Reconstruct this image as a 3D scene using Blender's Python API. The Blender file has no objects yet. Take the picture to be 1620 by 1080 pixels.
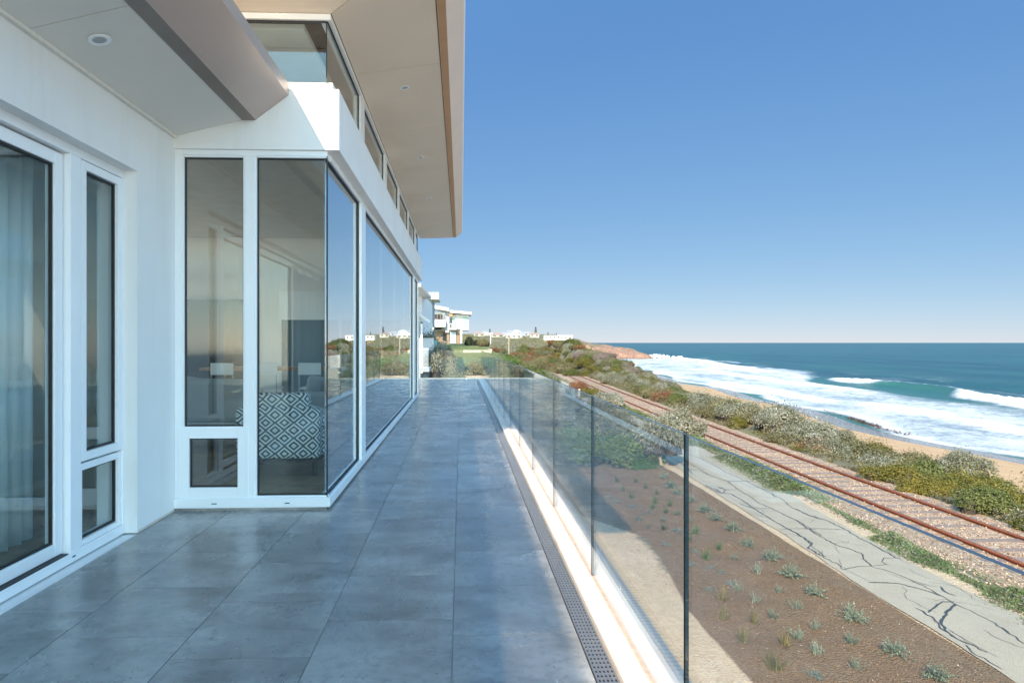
import bpy, math, random
import numpy as np
from mathutils import Vector, Matrix
S = bpy.context.scene
COL = S.collection
RAD = math.radians
# ---------------------------------------------------------------- camera
cam = bpy.data.cameras.new('camera'); co = bpy.data.objects.new('camera', cam); COL.objects.link(co)
co.location = (0, 0, 1.355)
co.rotation_euler = (RAD(90), 0, -math.atan(.04))
cam.sensor_width = 36; cam.lens = 36 * 1018 / 1620
cam.shift_x = 40 / 1620; cam.shift_y = 1 / 1620
cam.clip_start = .05; cam.clip_end = 60000
S.camera = co
# ---------------------------------------------------------------- light
SUN = Vector((.55, 1.5, -1)).normalized()
EL = math.asin(-SUN.z); AZ = math.atan2(-SUN.x, -SUN.y)
FILL_GLOW = 4.3
w = bpy.data.worlds.new('World'); S.world = w; w.use_nodes = True
wn = w.node_tree; sky = wn.nodes.new('ShaderNodeTexSky'); sky.sky_type = 'NISHITA'; sky.sun_disc = False
sky.sun_elevation = EL; sky.sun_rotation = AZ; sky.altitude = 0; sky.air_density = .7; sky.dust_density = 0; sky.ozone_density = 3.0
wn.nodes['Background'].inputs[1].default_value = .15
ws = wn.nodes.new('ShaderNodeSeparateColor'); wc_ = wn.nodes.new('ShaderNodeCombineColor'); wn.links.new(sky.outputs[0], ws.inputs[0])
for i_, (g_, k_) in enumerate(((.72, .305), (.50, .350), (.27, .448))):   # camera-like compression of the sky's range, per channel
    a_ = wn.nodes.new('ShaderNodeMath'); a_.operation = 'MULTIPLY'; a_.inputs[1].default_value = .15; wn.links.new(ws.outputs[i_], a_.inputs[0])
    b_ = wn.nodes.new('ShaderNodeMath'); b_.operation = 'POWER'; b_.inputs[1].default_value = g_; wn.links.new(a_.outputs[0], b_.inputs[0])
    c_ = wn.nodes.new('ShaderNodeMath'); c_.operation = 'MULTIPLY'; c_.inputs[1].default_value = k_ / .15; wn.links.new(b_.outputs[0], c_.inputs[0]); wn.links.new(c_.outputs[0], wc_.inputs[i_])
# glow added on the unseen sun side of the sky to fill shade
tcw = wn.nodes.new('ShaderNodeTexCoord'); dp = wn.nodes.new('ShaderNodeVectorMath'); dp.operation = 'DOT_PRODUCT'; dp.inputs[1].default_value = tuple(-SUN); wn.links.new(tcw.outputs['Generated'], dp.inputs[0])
def wm(op, a, b, cl=False):
    x = wn.nodes.new('ShaderNodeMath'); x.operation = op; x.use_clamp = cl
    for i_, v_ in enumerate((a, b)):
        if isinstance(v_, (int, float)): x.inputs[i_].default_value = v_
        else: wn.links.new(v_, x.inputs[i_])
    return x.outputs[0]
glow_fac = wm('POWER', wm('MULTIPLY_ADD', dp.outputs['Value'], .9, True), 1.6)
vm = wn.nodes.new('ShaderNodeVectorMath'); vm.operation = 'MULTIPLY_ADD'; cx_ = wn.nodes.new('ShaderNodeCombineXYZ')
for i_, k_ in enumerate((1.6, 1.2, .72)): wn.links.new(wm('MULTIPLY', glow_fac, FILL_GLOW * k_), cx_.inputs[i_])
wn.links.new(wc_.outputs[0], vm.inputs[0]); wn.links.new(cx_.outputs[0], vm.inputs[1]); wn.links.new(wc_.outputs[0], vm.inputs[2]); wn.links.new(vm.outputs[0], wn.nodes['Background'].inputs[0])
sl = bpy.data.lights.new('sun', 'SUN'); sl.energy = 4.9; sl.angle = RAD(.7); sl.color = (1, .82, .60)
so = bpy.data.objects.new('sun', sl); COL.objects.link(so); so.rotation_euler = SUN.to_track_quat('-Z', 'Y').to_euler()
S.view_settings.view_transform = 'Standard'; S.view_settings.look = 'None'; S.view_settings.exposure = .74; S.view_settings.gamma = 1
cy = S.cycles
cy.max_bounces = 8; cy.diffuse_bounces = 4; cy.glossy_bounces = 5; cy.transmission_bounces = 6; cy.transparent_max_bounces = 28
cy.use_denoising = True; cy.blur_glossy = 0; cy.sample_clamp_indirect = 0; cy.caustics_reflective = True
cy.use_guiding = True; cy.use_surface_guiding = True; cy.surface_guiding_probability = .5; cy.guiding_training_samples = 128
# ---------------------------------------------------------------- node helpers
class NT:
    def __init__(s, name):
        s.m = bpy.data.materials.new(name); s.m.use_nodes = True; s.t = s.m.node_tree; s.p = s.t.nodes['Principled BSDF']; s.out = s.t.nodes['Material Output']
    def n(s, ty, **kw):
        x = s.t.nodes.new('ShaderNode' + ty)
        for k, v in kw.items():
            if k.startswith('i_'):
                k = k[2:]; x.inputs[int(k) if k.isdigit() else k].default_value = v
            else: setattr(x, k, v)
        return x
    def l(s, a, b):
        s.t.links.new(a, b); return s
    def pos(s): return s.n('NewGeometry').outputs['Position']
    def scale(s, v, sc):
        m = s.n('Mapping'); m.inputs['Scale'].default_value = sc; s.l(v, m.inputs['Vector']); return m.outputs[0]
    def noise(s, v, sc, det=4, rough=.55, dist=0):
        x = s.n('TexNoise', i_Scale=sc, i_Detail=det, i_Roughness=rough, i_Distortion=dist)
        if v is not None: s.l(v, x.inputs['Vector'])
        return x.outputs['Fac']
    def ramp(s, v, stops, interp='LINEAR'):
        r = s.n('ValToRGB'); r.color_ramp.interpolation = interp; e = r.color_ramp.elements
        while len(e) < len(stops): e.new(.5)
        for i, (p, c) in enumerate(stops):
            e[i].position = p; e[i].color = (*c, 1) if len(c) == 3 else c
        s.l(v, r.inputs[0]); return r.outputs[0]
    def math(s, op, a, b=None, c=None, clamp=False):
        x = s.n('Math', operation=op, use_clamp=clamp)
        for i, v in enumerate((a, b, c)):
            if v is None: continue
            if isinstance(v, (int, float)): x.inputs[i].default_value = v
            else: s.l(v, x.inputs[i])
        return x.outputs[0]
    def mix(s, f, a, b):
        x = s.n('Mix', data_type='RGBA')
        for i, v in ((0, f), (6, a), (7, b)):
            if isinstance(v, (int, float)): x.inputs[i].default_value = v
            elif isinstance(v, tuple): x.inputs[i].default_value = (*v, 1)
            else: s.l(v, x.inputs[i])
        return x.outputs[2]
    def attr(s, name): return s.n('Attribute', attribute_name=name).outputs['Fac']
    def bump(s, h, strength=.3, dist=.02):
        b = s.n('Bump', i_Strength=strength, i_Distance=dist); s.l(h, b.inputs['Height']); s.l(b.outputs[0], s.p.inputs['Normal']); return b
    def set(s, **kw):
        for k, v in kw.items():
            k = k.replace('_', ' ')
            if hasattr(v, 'is_linked') or hasattr(v, 'links'): s.l(v, s.p.inputs[k])
            else: s.p.inputs[k].default_value = (*v, 1) if isinstance(v, tuple) else v
        return s

def simple(name, col, rough=.5, metal=0, spec=.5, var=.06, nscale=3, bump=0, bscale=60, bdist=.003):
    t = NT(name); p = t.pos(); n = t.noise(p, nscale, 5)
    c = t.ramp(n, [(.3, tuple(x * (1 - var) for x in col)), (.7, tuple(min(1, x * (1 + var)) for x in col))])
    t.set(Base_Color=c, Roughness=rough, Metallic=metal); t.p.inputs['Specular IOR Level'].default_value = spec
    if bump: t.bump(t.noise(p, bscale, 3), bump, bdist)
    return t.m

def glass(name, tint, f0, hint=(1, 1, 1), rough=0.0):
    t = NT(name); t.t.nodes.remove(t.p)
    g = t.n('NewGeometry'); d = t.n('VectorMath', operation='DOT_PRODUCT'); t.l(g.outputs['Incoming'], d.inputs[0]); t.l(g.outputs['Normal'], d.inputs[1])
    a = t.math('ABSOLUTE', d.outputs['Value']); b = t.math('SUBTRACT', 1, a, clamp=True); q = t.math('POWER', b, 5); f = t.math('MULTIPLY_ADD', q, 1 - f0, f0)
    tr = t.n('BsdfTransparent'); tr.inputs[0].default_value = (*tint, 1)
    gl = t.n('BsdfGlossy', i_Roughness=rough); gl.inputs[0].default_value = (*hint, 1)
    m = t.n('MixShader'); t.l(f, m.inputs[0]); t.l(tr.outputs[0], m.inputs[1]); t.l(gl.outputs[0], m.inputs[2]); t.l(m.outputs[0], t.out.inputs[0])
    return t.m

M = {}
M['render'] = simple('white_render', (.82, .81, .79), .85, var=.03, nscale=1.2, bump=.25, bscale=220, bdist=.002)
t = NT('white_render_streaked'); p = t.pos(); n = t.noise(p, 1.2, 5); st_ = t.noise(t.scale(p, (7, 7, .5)), 1, 5, .7)
c = t.mix(t.math('MULTIPLY', t.ramp(st_, [(.52, (0, 0, 0)), (.72, (1, 1, 1))]), .16), t.ramp(n, [(.3, (.80, .79, .77)), (.7, (.845, .835, .82))]), (.55, .52, .46)); t.set(Base_Color=c, Roughness=.85); t.bump(t.noise(p, 220, 3), .25, .002); M['render'] = t.m
M['frame'] = simple('white_frame', (.86, .87, .88), .28, var=.015)
M['gasket'] = simple('black_gasket', (.012, .013, .015), .5)
M['soffit'] = simple('soffit_sheet', (.76, .73, .67), .75, var=.03, nscale=.8)
M['soffit2'] = simple('soffit_warm_sheet', (.80, .69, .58), .75, var=.03, nscale=.8)
M['bronze'] = simple('bronze_fascia', (.50, .41, .375), .4, metal=.35, var=.03)
M['bronzedark'] = simple('dark_bronze', (.24, .195, .165), .45, metal=.2)
M['copper'] = simple('brown_lip', (.58, .34, .19), .5, metal=.1)
M['pinkfascia'] = simple('pale_fascia', (.82, .68, .61), .5, metal=0, var=.03)
M['steel'] = simple('stainless', (.42, .43, .45), .35, metal=.8)
M['cap'] = simple('zinc_cap', (.30, .33, .35), .5, metal=.2)
M['pane'] = glass('window_pane', (.90, .955, .965), .07)
M['mirrorpane'] = glass('facade_pane', (.66, .78, .82), .40)
M['panel'] = glass('balustrade_pane', (.965, .985, .978), .05, rough=.03)
t = NT('glass_edge'); t.set(Base_Color=(.006, .014, .018), Roughness=.15); t.p.inputs['Specular IOR Level'].default_value = .3; M['edge'] = t.m
t = NT('glass_top_edge'); t.set(Base_Color=(.035, .055, .075), Roughness=.25); t.p.inputs['Specular IOR Level'].default_value = .35; M['topedge'] = t.m
M['timber'] = simple('oak_floor', (.30, .20, .12), .4, var=.3, nscale=8)
M['darkwood'] = simple('dark_timber', (.03, .025, .02), .4)
M['wood'] = simple('warm_timber', (.33, .17, .08), .4, var=.2, nscale=6)
M['fabric'] = simple('grey_fabric', (.42, .43, .43), .95)
M['cushion'] = simple('dark_cushion', (.06, .065, .07), .95)
M['paint'] = simple('interior_paint', (.70, .69, .66), .9)
M['greypaint'] = simple('grey_render', (.36, .37, .40), .8)
M['brownwall'] = simple('brown_masonry', (.27, .20, .15), .9, var=.15, nscale=5)
M['orange'] = simple('terracotta_render', (.55, .27, .14), .8)
M['bluedoor'] = simple('pale_blue_door', (.45, .62, .68), .5)
M['darkglass'] = simple('dark_glass', (.03, .04, .05), .08, spec=.8)
M['tealglass'] = simple('green_glass', (.25, .42, .40), .12, spec=.8)
M['tinroof'] = simple('grey_roof', (.30, .31, .33), .6)
M['whiteroof'] = simple('white_roof', (.75, .75, .74), .6)
M['redroof'] = simple('brick_roof', (.30, .21, .17), .8)
M['bark'] = simple('pale_bark', (.30, .24, .18), .95, var=.3, nscale=12)
M['bark_and_core'] = simple('dark_bark_and_shade_core', (.05, .038, .028), .95, var=.3, nscale=12)  # pine trunk bark, and the added light-blocking cores inside shrubs
M['post'] = simple('weathered_post', (.42, .35, .27), .9, var=.2, nscale=10)
M['stone'] = simple('pale_paving', (.42, .37, .30), .9, var=.15, nscale=2)
M['townwall'] = simple('town_render', (.50, .49, .46), .85, var=.15, nscale=.3)
M['rock'] = simple('wet_rock', (.09, .07, .06), .6, var=.3, nscale=3)
# curtain
t = NT('sheer_curtain'); t.set(Base_Color=(.86, .91, .91), Roughness=.95); tl = t.n('BsdfTranslucent'); tl.inputs[0].default_value = (.78, .88, .88, 1)
mx = t.n('MixShader'); mx.inputs[0].default_value = .2; t.l(t.p.outputs[0], mx.inputs[1]); t.l(tl.outputs[0], mx.inputs[2]); t.l(mx.outputs[0], t.out.inputs[0]); M['curtain'] = t.m
# tiles
t = NT('grey_porcelain_tile'); p = t.pos()
rnd = t.n('NewGeometry').outputs['Random Per Island']
sx = t.n('CombineXYZ'); t.l(t.math('MULTIPLY', rnd, 40), sx.inputs[0]); t.l(t.math('MULTIPLY', rnd, 17), sx.inputs[1])
va = t.n('VectorMath', operation='ADD'); t.l(p, va.inputs[0]); t.l(sx.outputs[0], va.inputs[1]); pv = va.outputs[0]
n1 = t.noise(t.scale(pv, (1.6, 2.4, 1)), 1.2, 7, .62, .2); n2 = t.noise(pv, 22, 4, .6)
c = t.ramp(n1, [(.30, (.165, .156, .148)), (.5, (.275, .262, .25)), (.70, (.40, .38, .36))])
c = t.mix(t.math('MULTIPLY', t.ramp(n2, [(.35, (1, 1, 1)), (.5, (0, 0, 0))]), .35), c, (.12, .125, .135))
v = t.n('TexVoronoi', i_Scale=26.0); t.l(pv, v.inputs['Vector'])
sp = t.math('MULTIPLY', t.math('LESS_THAN', v.outputs['Distance'], .085), t.math('GREATER_THAN', t.noise(pv, 5, 2), .5)); c = t.mix(sp, c, (.012, .012, .014))
v2 = t.n('TexVoronoi', i_Scale=9.0); t.l(pv, v2.inputs['Vector']); c = t.mix(t.math('MULTIPLY', t.math('LESS_THAN', v2.outputs['Distance'], .035), .6), c, (.5, .5, .5))
tone = t.math('MULTIPLY_ADD', rnd, .22, .89); hs = t.n('HueSaturation'); t.l(tone, hs.inputs['Value']); t.l(c, hs.inputs['Color'])
rg = t.ramp(t.noise(t.scale(p, (1, .55, 1)), 1.6, 6, .65, .4), [(.35, (.20,) * 3), (.62, (.32,) * 3)])
t.set(Base_Color=hs.outputs[0], Roughness=rg); t.p.inputs['Specular IOR Level'].default_value = .75; t.bump(t.noise(pv, 60, 3), .04, .0005); M['tile'] = t.m
M['grout'] = simple('grout', (.24, .21, .18), .95)
# ledge
t = NT('pale_stone_ledge'); p = t.pos(); n = t.noise(t.scale(p, (6, .8, 1)), 3, 5, .6)
t.set(Base_Color=t.ramp(n, [(.35, (.68, .63, .58)), (.62, (.64, .54, .47)), (.8, (.54, .37, .28))]), Roughness=.8); t.bump(t.noise(p, 120, 3), .2, .002); M['ledge'] = t.m
# armchair fabric: nested diamonds
t = NT('diamond_fabric'); tc = t.n('TexCoord').outputs['Object']; s3 = t.n('SeparateXYZ'); t.l(tc, s3.inputs[0])
def tri(x, per):
    f = t.math('FRACT', t.math('ADD', t.math('DIVIDE', x, per), 100.0)); return t.math('ABSOLUTE', t.math('SUBTRACT', f, .5))
u = tri(t.math('ADD', s3.outputs[0], t.math('MULTIPLY', s3.outputs[1], 1.0)), .18); vv = tri(s3.outputs[2], .15)
q = t.math('FRACT', t.math('MULTIPLY', t.math('ADD', u, vv), 3.6)); k = t.math('GREATER_THAN', q, .5)
t.set(Base_Color=t.mix(k, (.85, .85, .83), (.055, .065, .08)), Roughness=.95); M['diamond'] = t.m
# foliage
def foliage(name, stops, trans=.25, rough=.6):
    t = NT(name); g = t.n('NewGeometry'); r = g.outputs['Random Per Island']; oi = t.n('ObjectInfo').outputs['Random']
    nz = t.noise(g.outputs['Position'], 1.1, 3, .6)
    f = t.math('ADD', t.math('MULTIPLY', r, .45), t.math('MULTIPLY_ADD', nz, .9, -.17)); f = t.math('ADD', f, t.math('MULTIPLY_ADD', oi, .16, -.08), clamp=True)
    c = t.ramp(f, stops); t.set(Base_Color=c, Roughness=rough); t.p.inputs['Specular IOR Level'].default_value = .25
    tl = t.n('BsdfTranslucent'); t.l(c, tl.inputs[0]); m = t.n('MixShader'); m.inputs[0].default_value = trans
    t.l(t.p.outputs[0], m.inputs[1]); t.l(tl.outputs[0], m.inputs[2]); t.l(m.outputs[0], t.out.inputs[0]); return t.m
F = {
 'silver': foliage('silver_leaves', [(.15, (.085, .09, .045)), (.45, (.20, .20, .125)), (.72, (.36, .345, .27)), (.92, (.66, .63, .56))]),
 'green': foliage('green_leaves', [(.1, (.045, .058, .018)), (.5, (.115, .135, .038)), (.9, (.23, .24, .085))]),
 'olive': foliage('olive_leaves', [(.1, (.04, .045, .012)), (.45, (.12, .115, .022)), (.9, (.32, .25, .05))]),
 'dull': foliage('dull_green_leaves', [(.1, (.08, .075, .035)), (.5, (.18, .165, .08)), (.9, (.33, .29, .16))]),
 'rust': foliage('rusty_leaves', [(.1, (.10, .045, .025)), (.5, (.24, .10, .05)), (.9, (.34, .20, .09))]),
 'mauve': foliage('dry_mauve_twigs', [(.1, (.12, .085, .07)), (.5, (.24, .18, .15)), (.9, (.36, .28, .24))]),
 'lush': foliage('bright_leaves', [(.1, (.05, .10, .02)), (.5, (.10, .18, .04)), (.9, (.19, .27, .07))]),
 'hedge': foliage('hedge_leaves', [(.1, (.05, .08, .018)), (.5, (.14, .19, .04)), (.9, (.29, .33, .09))]),
 'dark': foliage('dark_leaves', [(.1, (.012, .02, .012)), (.5, (.03, .045, .025)), (.9, (.06, .08, .04))], .1),
 'flax': foliage('purple_flax', [(.1, (.05, .02, .03)), (.5, (.12, .05, .07)), (.9, (.20, .10, .10))]),
 'sage': foliage('sage_leaves', [(.1, (.12, .145, .095)), (.5, (.25, .28, .19)), (.9, (.48, .50, .38))]),
 'bluegrey': foliage('blue_grey_leaves', [(.1, (.10, .14, .13)), (.5, (.19, .26, .23)), (.9, (.33, .40, .36))]),
 'tuft': foliage('yellow_tuft', [(.1, (.09, .09, .03)), (.5, (.20, .18, .06)), (.9, (.38, .24, .10))]),
}
# ---------------------------------------------------------------- mesh helpers
class MB:
    def __init__(s): s.v = []; s.f = []; s.mi = []
    def face(s, pts, mi=0):
        b = len(s.v); s.v += [tuple(p) for p in pts]; s.f.append(tuple(range(b, b + len(pts)))); s.mi.append(mi); return s
    def box(s, x0, x1, y0, y1, z0, z1, mi=0, mtop=None, mends=None):
        b = len(s.v)
        s.v += [(x0, y0, z0), (x1, y0, z0), (x1, y1, z0), (x0, y1, z0), (x0, y0, z1), (x1, y0, z1), (x1, y1, z1), (x0, y1, z1)]
        fs = [(0, 3, 2, 1), (4, 5, 6, 7), (0, 1, 5, 4), (2, 3, 7, 6), (1, 2, 6, 5), (3, 0, 4, 7)]
        ms = [mi, mi if mtop is None else mtop, mi if mends is None else mends, mi if mends is None else mends, mi, mi]
        for f, m in zip(fs, ms): s.f.append(tuple(b + i for i in f)); s.mi.append(m)
        return s
    def prismY(s, prof, y0, y1, mi=0, y0s=None, y1s=None):
        n = len(prof); b = len(s.v); y0s = y0s or [y0] * n; y1s = y1s or [y1] * n
        s.v += [(x, a, z) for (x, z), a in zip(prof, y0s)] + [(x, a, z) for (x, z), a in zip(prof, y1s)]
        for i in range(n):
            j = (i + 1) % n; s.f.append((b + i, b + j, b + n + j, b + n + i)); s.mi.append(mi)
        s.f.append(tuple(b + i for i in range(n))[::-1]); s.mi.append(mi); s.f.append(tuple(b + n + i for i in range(n))); s.mi.append(mi); return s
    def slab(s, pts, th, mi=0):
        n = len(pts); b = len(s.v); s.v += [tuple(p) for p in pts] + [(p[0], p[1], p[2] + th) for p in pts]
        s.f.append(tuple(b + i for i in range(n))[::-1]); s.f.append(tuple(b + n + i for i in range(n))); s.mi += [mi, mi]
        for i in range(n):
            j = (i + 1) % n; s.f.append((b + i, b + j, b + n + j, b + n + i)); s.mi.append(mi)
        return s
    def tube(s, p0, p1, r0, r1=None, n=8, mi=0):
        r1 = r0 if r1 is None else r1; p0 = Vector(p0); p1 = Vector(p1); d = (p1 - p0).normalized()
        a = d.orthogonal().normalized(); c = d.cross(a); b = len(s.v)
        for p, r in ((p0, r0), (p1, r1)):
            for i in range(n):
                t = 2 * math.pi * i / n; s.v.append(tuple(p + a * (r * math.cos(t)) + c * (r * math.sin(t))))
        for i in range(n):
            j = (i + 1) % n; s.f.append((b + i, b + j, b + n + j, b + n + i)); s.mi.append(mi)
        s.f.append(tuple(b + i for i in range(n))[::-1]); s.f.append(tuple(b + n + i for i in range(n))); s.mi += [mi, mi]; return s
    def build(s, name, mats, parent=None, bevel=0, smooth=False):
        me = bpy.data.meshes.new(name); me.from_pydata(s.v, [], s.f)
        for m in (mats if isinstance(mats, (list, tuple)) else [mats]): me.materials.append(m)
        me.polygons.foreach_set('material_index', s.mi)
        if smooth: me.polygons.foreach_set('use_smooth', [True] * len(s.f))
        me.update(); return link(name, me, parent, bevel)
def link(name, me, parent=None, bevel=0):
    o = bpy.data.objects.new(name, me); COL.objects.link(o)
    if parent is not None:
        o.parent = parent
        if parent.type == 'EMPTY' and parent.get('wrld'): o.location = -Vector(parent.location)
    if bevel:
        b = o.modifiers.new('b', 'BEVEL'); b.width = bevel; b.segments = 2; b.limit_method = 'ANGLE'
    return o
def root(name, loc, world=True):
    o = bpy.data.objects.new(name, None); COL.objects.link(o); o.location = loc; o.empty_display_size = .2
    if world: o['wrld'] = 1
    return o
def tag(o, label=None, cat=None, group=None, kind=None):
    for k, v in (('label', label), ('category', cat), ('group', group), ('kind', kind)):
        if v: o[k] = v
    return o
def npmesh(name, V, Fq, mats, mi=None, smooth=False):
    me = bpy.data.meshes.new(name); V = np.asarray(V, dtype=np.float32); Fq = np.asarray(Fq, dtype=np.int32); k = Fq.shape[1]
    me.vertices.add(len(V)); me.vertices.foreach_set('co', V.ravel()); me.loops.add(Fq.size); me.loops.foreach_set('vertex_index', Fq.ravel())
    me.polygons.add(len(Fq)); me.polygons.foreach_set('loop_start', np.arange(0, Fq.size, k, dtype=np.int32))
    for m in mats: me.materials.append(m)
    if mi is not None: me.polygons.foreach_set('material_index', np.asarray(mi, dtype=np.int32))
    if smooth: me.polygons.foreach_set('use_smooth', np.ones(len(Fq), dtype=bool))
    me.update(calc_edges=True); me.validate(); return me
def sm(a, b, x):
    t = np.clip((np.asarray(x, dtype=float) - a) / (b - a), 0, 1); return t * t * (3 - 2 * t)
def vnoise(x, y, seed=0):
    x = np.asarray(x, float); y = np.asarray(y, float); xi = np.floor(x); yi = np.floor(y); fx = x - xi; fy = y - yi
    fx = fx * fx * (3 - 2 * fx); fy = fy * fy * (3 - 2 * fy)
    def h(a, b):
        q = np.sin(a * 127.1 + b * 311.7 + seed * 74.7) * 43758.5453; return q - np.floor(q)
    return (h(xi, yi) * (1 - fx) + h(xi + 1, yi) * fx) * (1 - fy) + (h(xi, yi + 1) * (1 - fx) + h(xi + 1, yi + 1) * fx) * fy
def fbm(x, y, oct=4, seed=0):
    s = 0; a = .5
    for o in range(oct): s = s + a * vnoise(x * 2 ** o, y * 2 ** o, seed + o); a *= .5
    return s
# ---------------------------------------------------------------- terrain function
SEA = -12.645
def XR(Y):   # near rail
    Y = np.asarray(Y, float); return 12.05 + .018 * np.maximum(Y, 0) + .00022 * np.maximum(Y, 0) ** 2 * (Y < 120) + (Y >= 120) * (.00022 * 14400 + .05 * (Y - 120))
def XS(Y):   # shoreline
    Y = np.asarray(Y, float); return 58.5 + np.interp(Y, [-100, 70, 103, 150, 200, 340, 420, 540, 900], [3, 8.5, 11.8, 14.0, 19.5, 32, 42, 54, 64]) + 2.2 * np.sin(Y / 21.) + 1.5 * np.sin(Y / 9.7 + 1)
def terr(X, Y):
    X = np.asarray(X, float); Y = np.asarray(Y, float); d = X - XR(Y)
    Hh = np.interp(Y, [22, 26, 30, 45, 60, 63.4, 64.4, 90, 115, 200, 300, 450, 700, 900], [-3.25, -2.4, -.35, 0, .33, .34, .6, .62, .9, 1.5, 2.8, 5.0, 9.0, 10.5])
    base = -3.25 - .06 * sm(-5.2, -4.8, d) - .28 * sm(-2.2, -1.0, d)
    far = sm(100, 190, Y); base = base * (1 - far) + (np.interp(Y, [100, 200, 300, 450, 700, 900], [-3, -1.6, 1.2, 4.2, 8.6, 10.2])) * far
    xa = np.interp(Y, [20, 30, 45, 80, 130], [2.5, 2.6, 3, 4.0, 8]); k = 1 - sm(xa - 1, xa + 4.5, X)
    z = base * (1 - k) + Hh * k
    zc = np.interp(Y, [-80, 30, 60, 75, 90, 110, 150, 250, 330, 450, 700], [-4.5, -4.5, -4.1, -3.5, -2.7, -1.3, 1.1, .3, 1.6, 5, 8.5])
    up = sm(3.0, 6.3, d); z = z * (1 - up) + zc * up
    cx = 6.8 + 1.2 * np.sin(Y / 13.); fall = sm(cx, cx + 17, d)
    z = z * (1 - fall) + (-11.0) * fall
    xs = XS(Y); bz = -11.0 - (-11.0 - SEA) * 1.0 * np.clip((X - (xs - 22)) / 22, -1, 6)
    bz = np.where(X > xs - 22, bz, -11.0)
    b = sm(14, 24, d); z = np.where(X > xs - 22, np.minimum(z * (1 - b) + bz * b, z), z)
    z = np.where(X > xs, np.minimum(z, SEA - .05 * (X - xs)), z)
    rough = sm(3.2, 4.5, d) * (1 - sm(15, 20, d)); n = fbm(X / 1.7, Y / 1.7, 4, 3) - .47; n2 = fbm(X / 9, Y / 9, 3, 9) - .44
    z = z + rough * (n * .55 + n2 * 1.2)
    hill = sm(26, 34, Y) * (1 - sm(XR(Y) - 5.5, XR(Y) - 4.6, X)); z = z + hill * (n2 * .5 + n * .12) + sm(200, 300, Y) * n2 * 1.6 * (1 - fall)
    bed = (1 - sm(7.4, 7.8, X)) * sm(3, 5, X) * (1 - sm(22, 25, Y)) * (Y > -40); z = z + bed * ((fbm(X * 1.3, Y * 1.3, 3, 5) - .44) * .16)
    return z
def tz(x, y): return float(terr(np.array([x]), np.array([y]))[0])
# ---------------------------------------------------------------- terrain mesh
def axis(segs):
    out = [segs[0][0]]
    for a, b, st in segs:
        n = max(1, int(round((b - a) / st))); out += list(a + (b - a) * (np.arange(n) + 1) / n)
    return np.array(out)
gx = axis([(-420, -60, 30), (-60, -10, 5), (-10, 0, 1), (0, 22, .22), (22, 40, .8), (40, 100, 1.5), (100, 190, 6)])
gy = axis([(-300, -60, 20), (-60, -5, 2), (-5, 35, .25), (35, 70, .5), (70, 130, 1), (130, 300, 4), (300, 900, 15)])
GX, GY = np.meshgrid(gx, gy); GZ = terr(GX, GY)
under = (GX < .5) & (GY < 23.4) & (GX > -60); GZ = np.where(under, -3.25, GZ)
nx, ny = len(gx), len(gy)
def gridfaces(nx, ny):
    i = np.arange(nx - 1)[None, :]; j = np.arange(ny - 1)[:, None]; a = j * nx + i
    return np.stack([a, a + 1, a + nx + 1, a + nx], -1).reshape(-1, 4)
d = GX - XR(GY)
a_mulch = (1 - sm(7.45, 7.8, GX)) * sm(-.25, .25, GX - np.interp(GY, [-20, 8.6, 11, 13, 15, 17, 30], [3.7, 3.95, 3.9, 4.2, 4.35, 3.2, 2.6])) * (1 - sm(22.8, 23.6, GY))
a_bal = sm(-2.3, -1.5, d) * (1 - sm(2.2, 2.8, d)) * (1 - sm(100, 130, GY))
a_sand = np.maximum((1 - sm(3.2, 5.2, GX)) * (1 - sm(24, 26, GY)), sm(20, 22, d) * 1.0) * 1.0
a_sand = np.maximum(a_sand, .62 * sm(-5.5, -4.9, d) * (1 - sm(-2.4, -1.4, d)) * (1 - sm(60, 90, GY)))
a_sand = np.maximum(a_sand, .55 * sm(28.5, 29.5, GY) * (1 - sm(33, 36, GY)) * (1 - sm(3, 6, GX)))
a_lawn = sm(38, 40, GY) * (1 - sm(105, 125, GY)) * (1 - sm(2.5, 6, GX))
a_wet = sm(-7.0, -5.2, GX - XS(GY) + 2.0 * (fbm(GX / 15, GY / 15, 2, 2) - .4))
me = npmesh('ground', np.stack([GX, GY, GZ], -1).reshape(-1, 3), gridfaces(nx, ny), [], smooth=True)
for nm, arr in (('mulch', a_mulch), ('ballast', a_bal), ('sand', a_sand), ('lawn', a_lawn), ('wet', a_wet)):
    at = me.attributes.new(nm, 'FLOAT', 'POINT'); at.data.foreach_set('value', arr.ravel().astype(np.float32))
t = NT('coastal_ground'); p = t.pos()
ne = t.noise(p, 1.4, 6, .65); nf = t.noise(p, 9, 5, .65); nff = t.noise(p, 45, 4, .7); nl = t.noise(p, .25, 4)
def mask(name, k=.55, w=.06):
    x = t.math('ADD', t.attr(name), t.math('MULTIPLY', t.math('SUBTRACT', t.math('ADD', t.math('MULTIPLY', ne, .6), t.math('MULTIPLY', nf, .4)), .5), k))
    return t.ramp(x, [(.5 - w, (0, 0, 0)), (.5 + w, (1, 1, 1))])
litter = t.ramp(nf, [(.3, (.07, .06, .035)), (.55, (.16, .14, .08)), (.75, (.27, .22, .13))]); litter = t.mix(t.ramp(nl, [(.45, (0, 0, 0)), (.6, (1, 1, 1))]), litter, t.ramp(nf, [(.3, (.05, .06, .02)), (.7, (.15, .16, .06))]))
sand = t.ramp(nf, [(.25, (.52, .36, .22)), (.5, (.64, .46, .30)), (.75, (.72, .55, .38))])
beach = t.ramp(t.noise(p, .5, 4), [(.3, (.41, .25, .13)), (.7, (.50, .32, .175))])
isb = t.n('SeparateXYZ'); t.l(p, isb.inputs[0]); low = t.math('LESS_THAN', isb.outputs[2], -9)
sand = t.mix(low, sand, beach)
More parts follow.
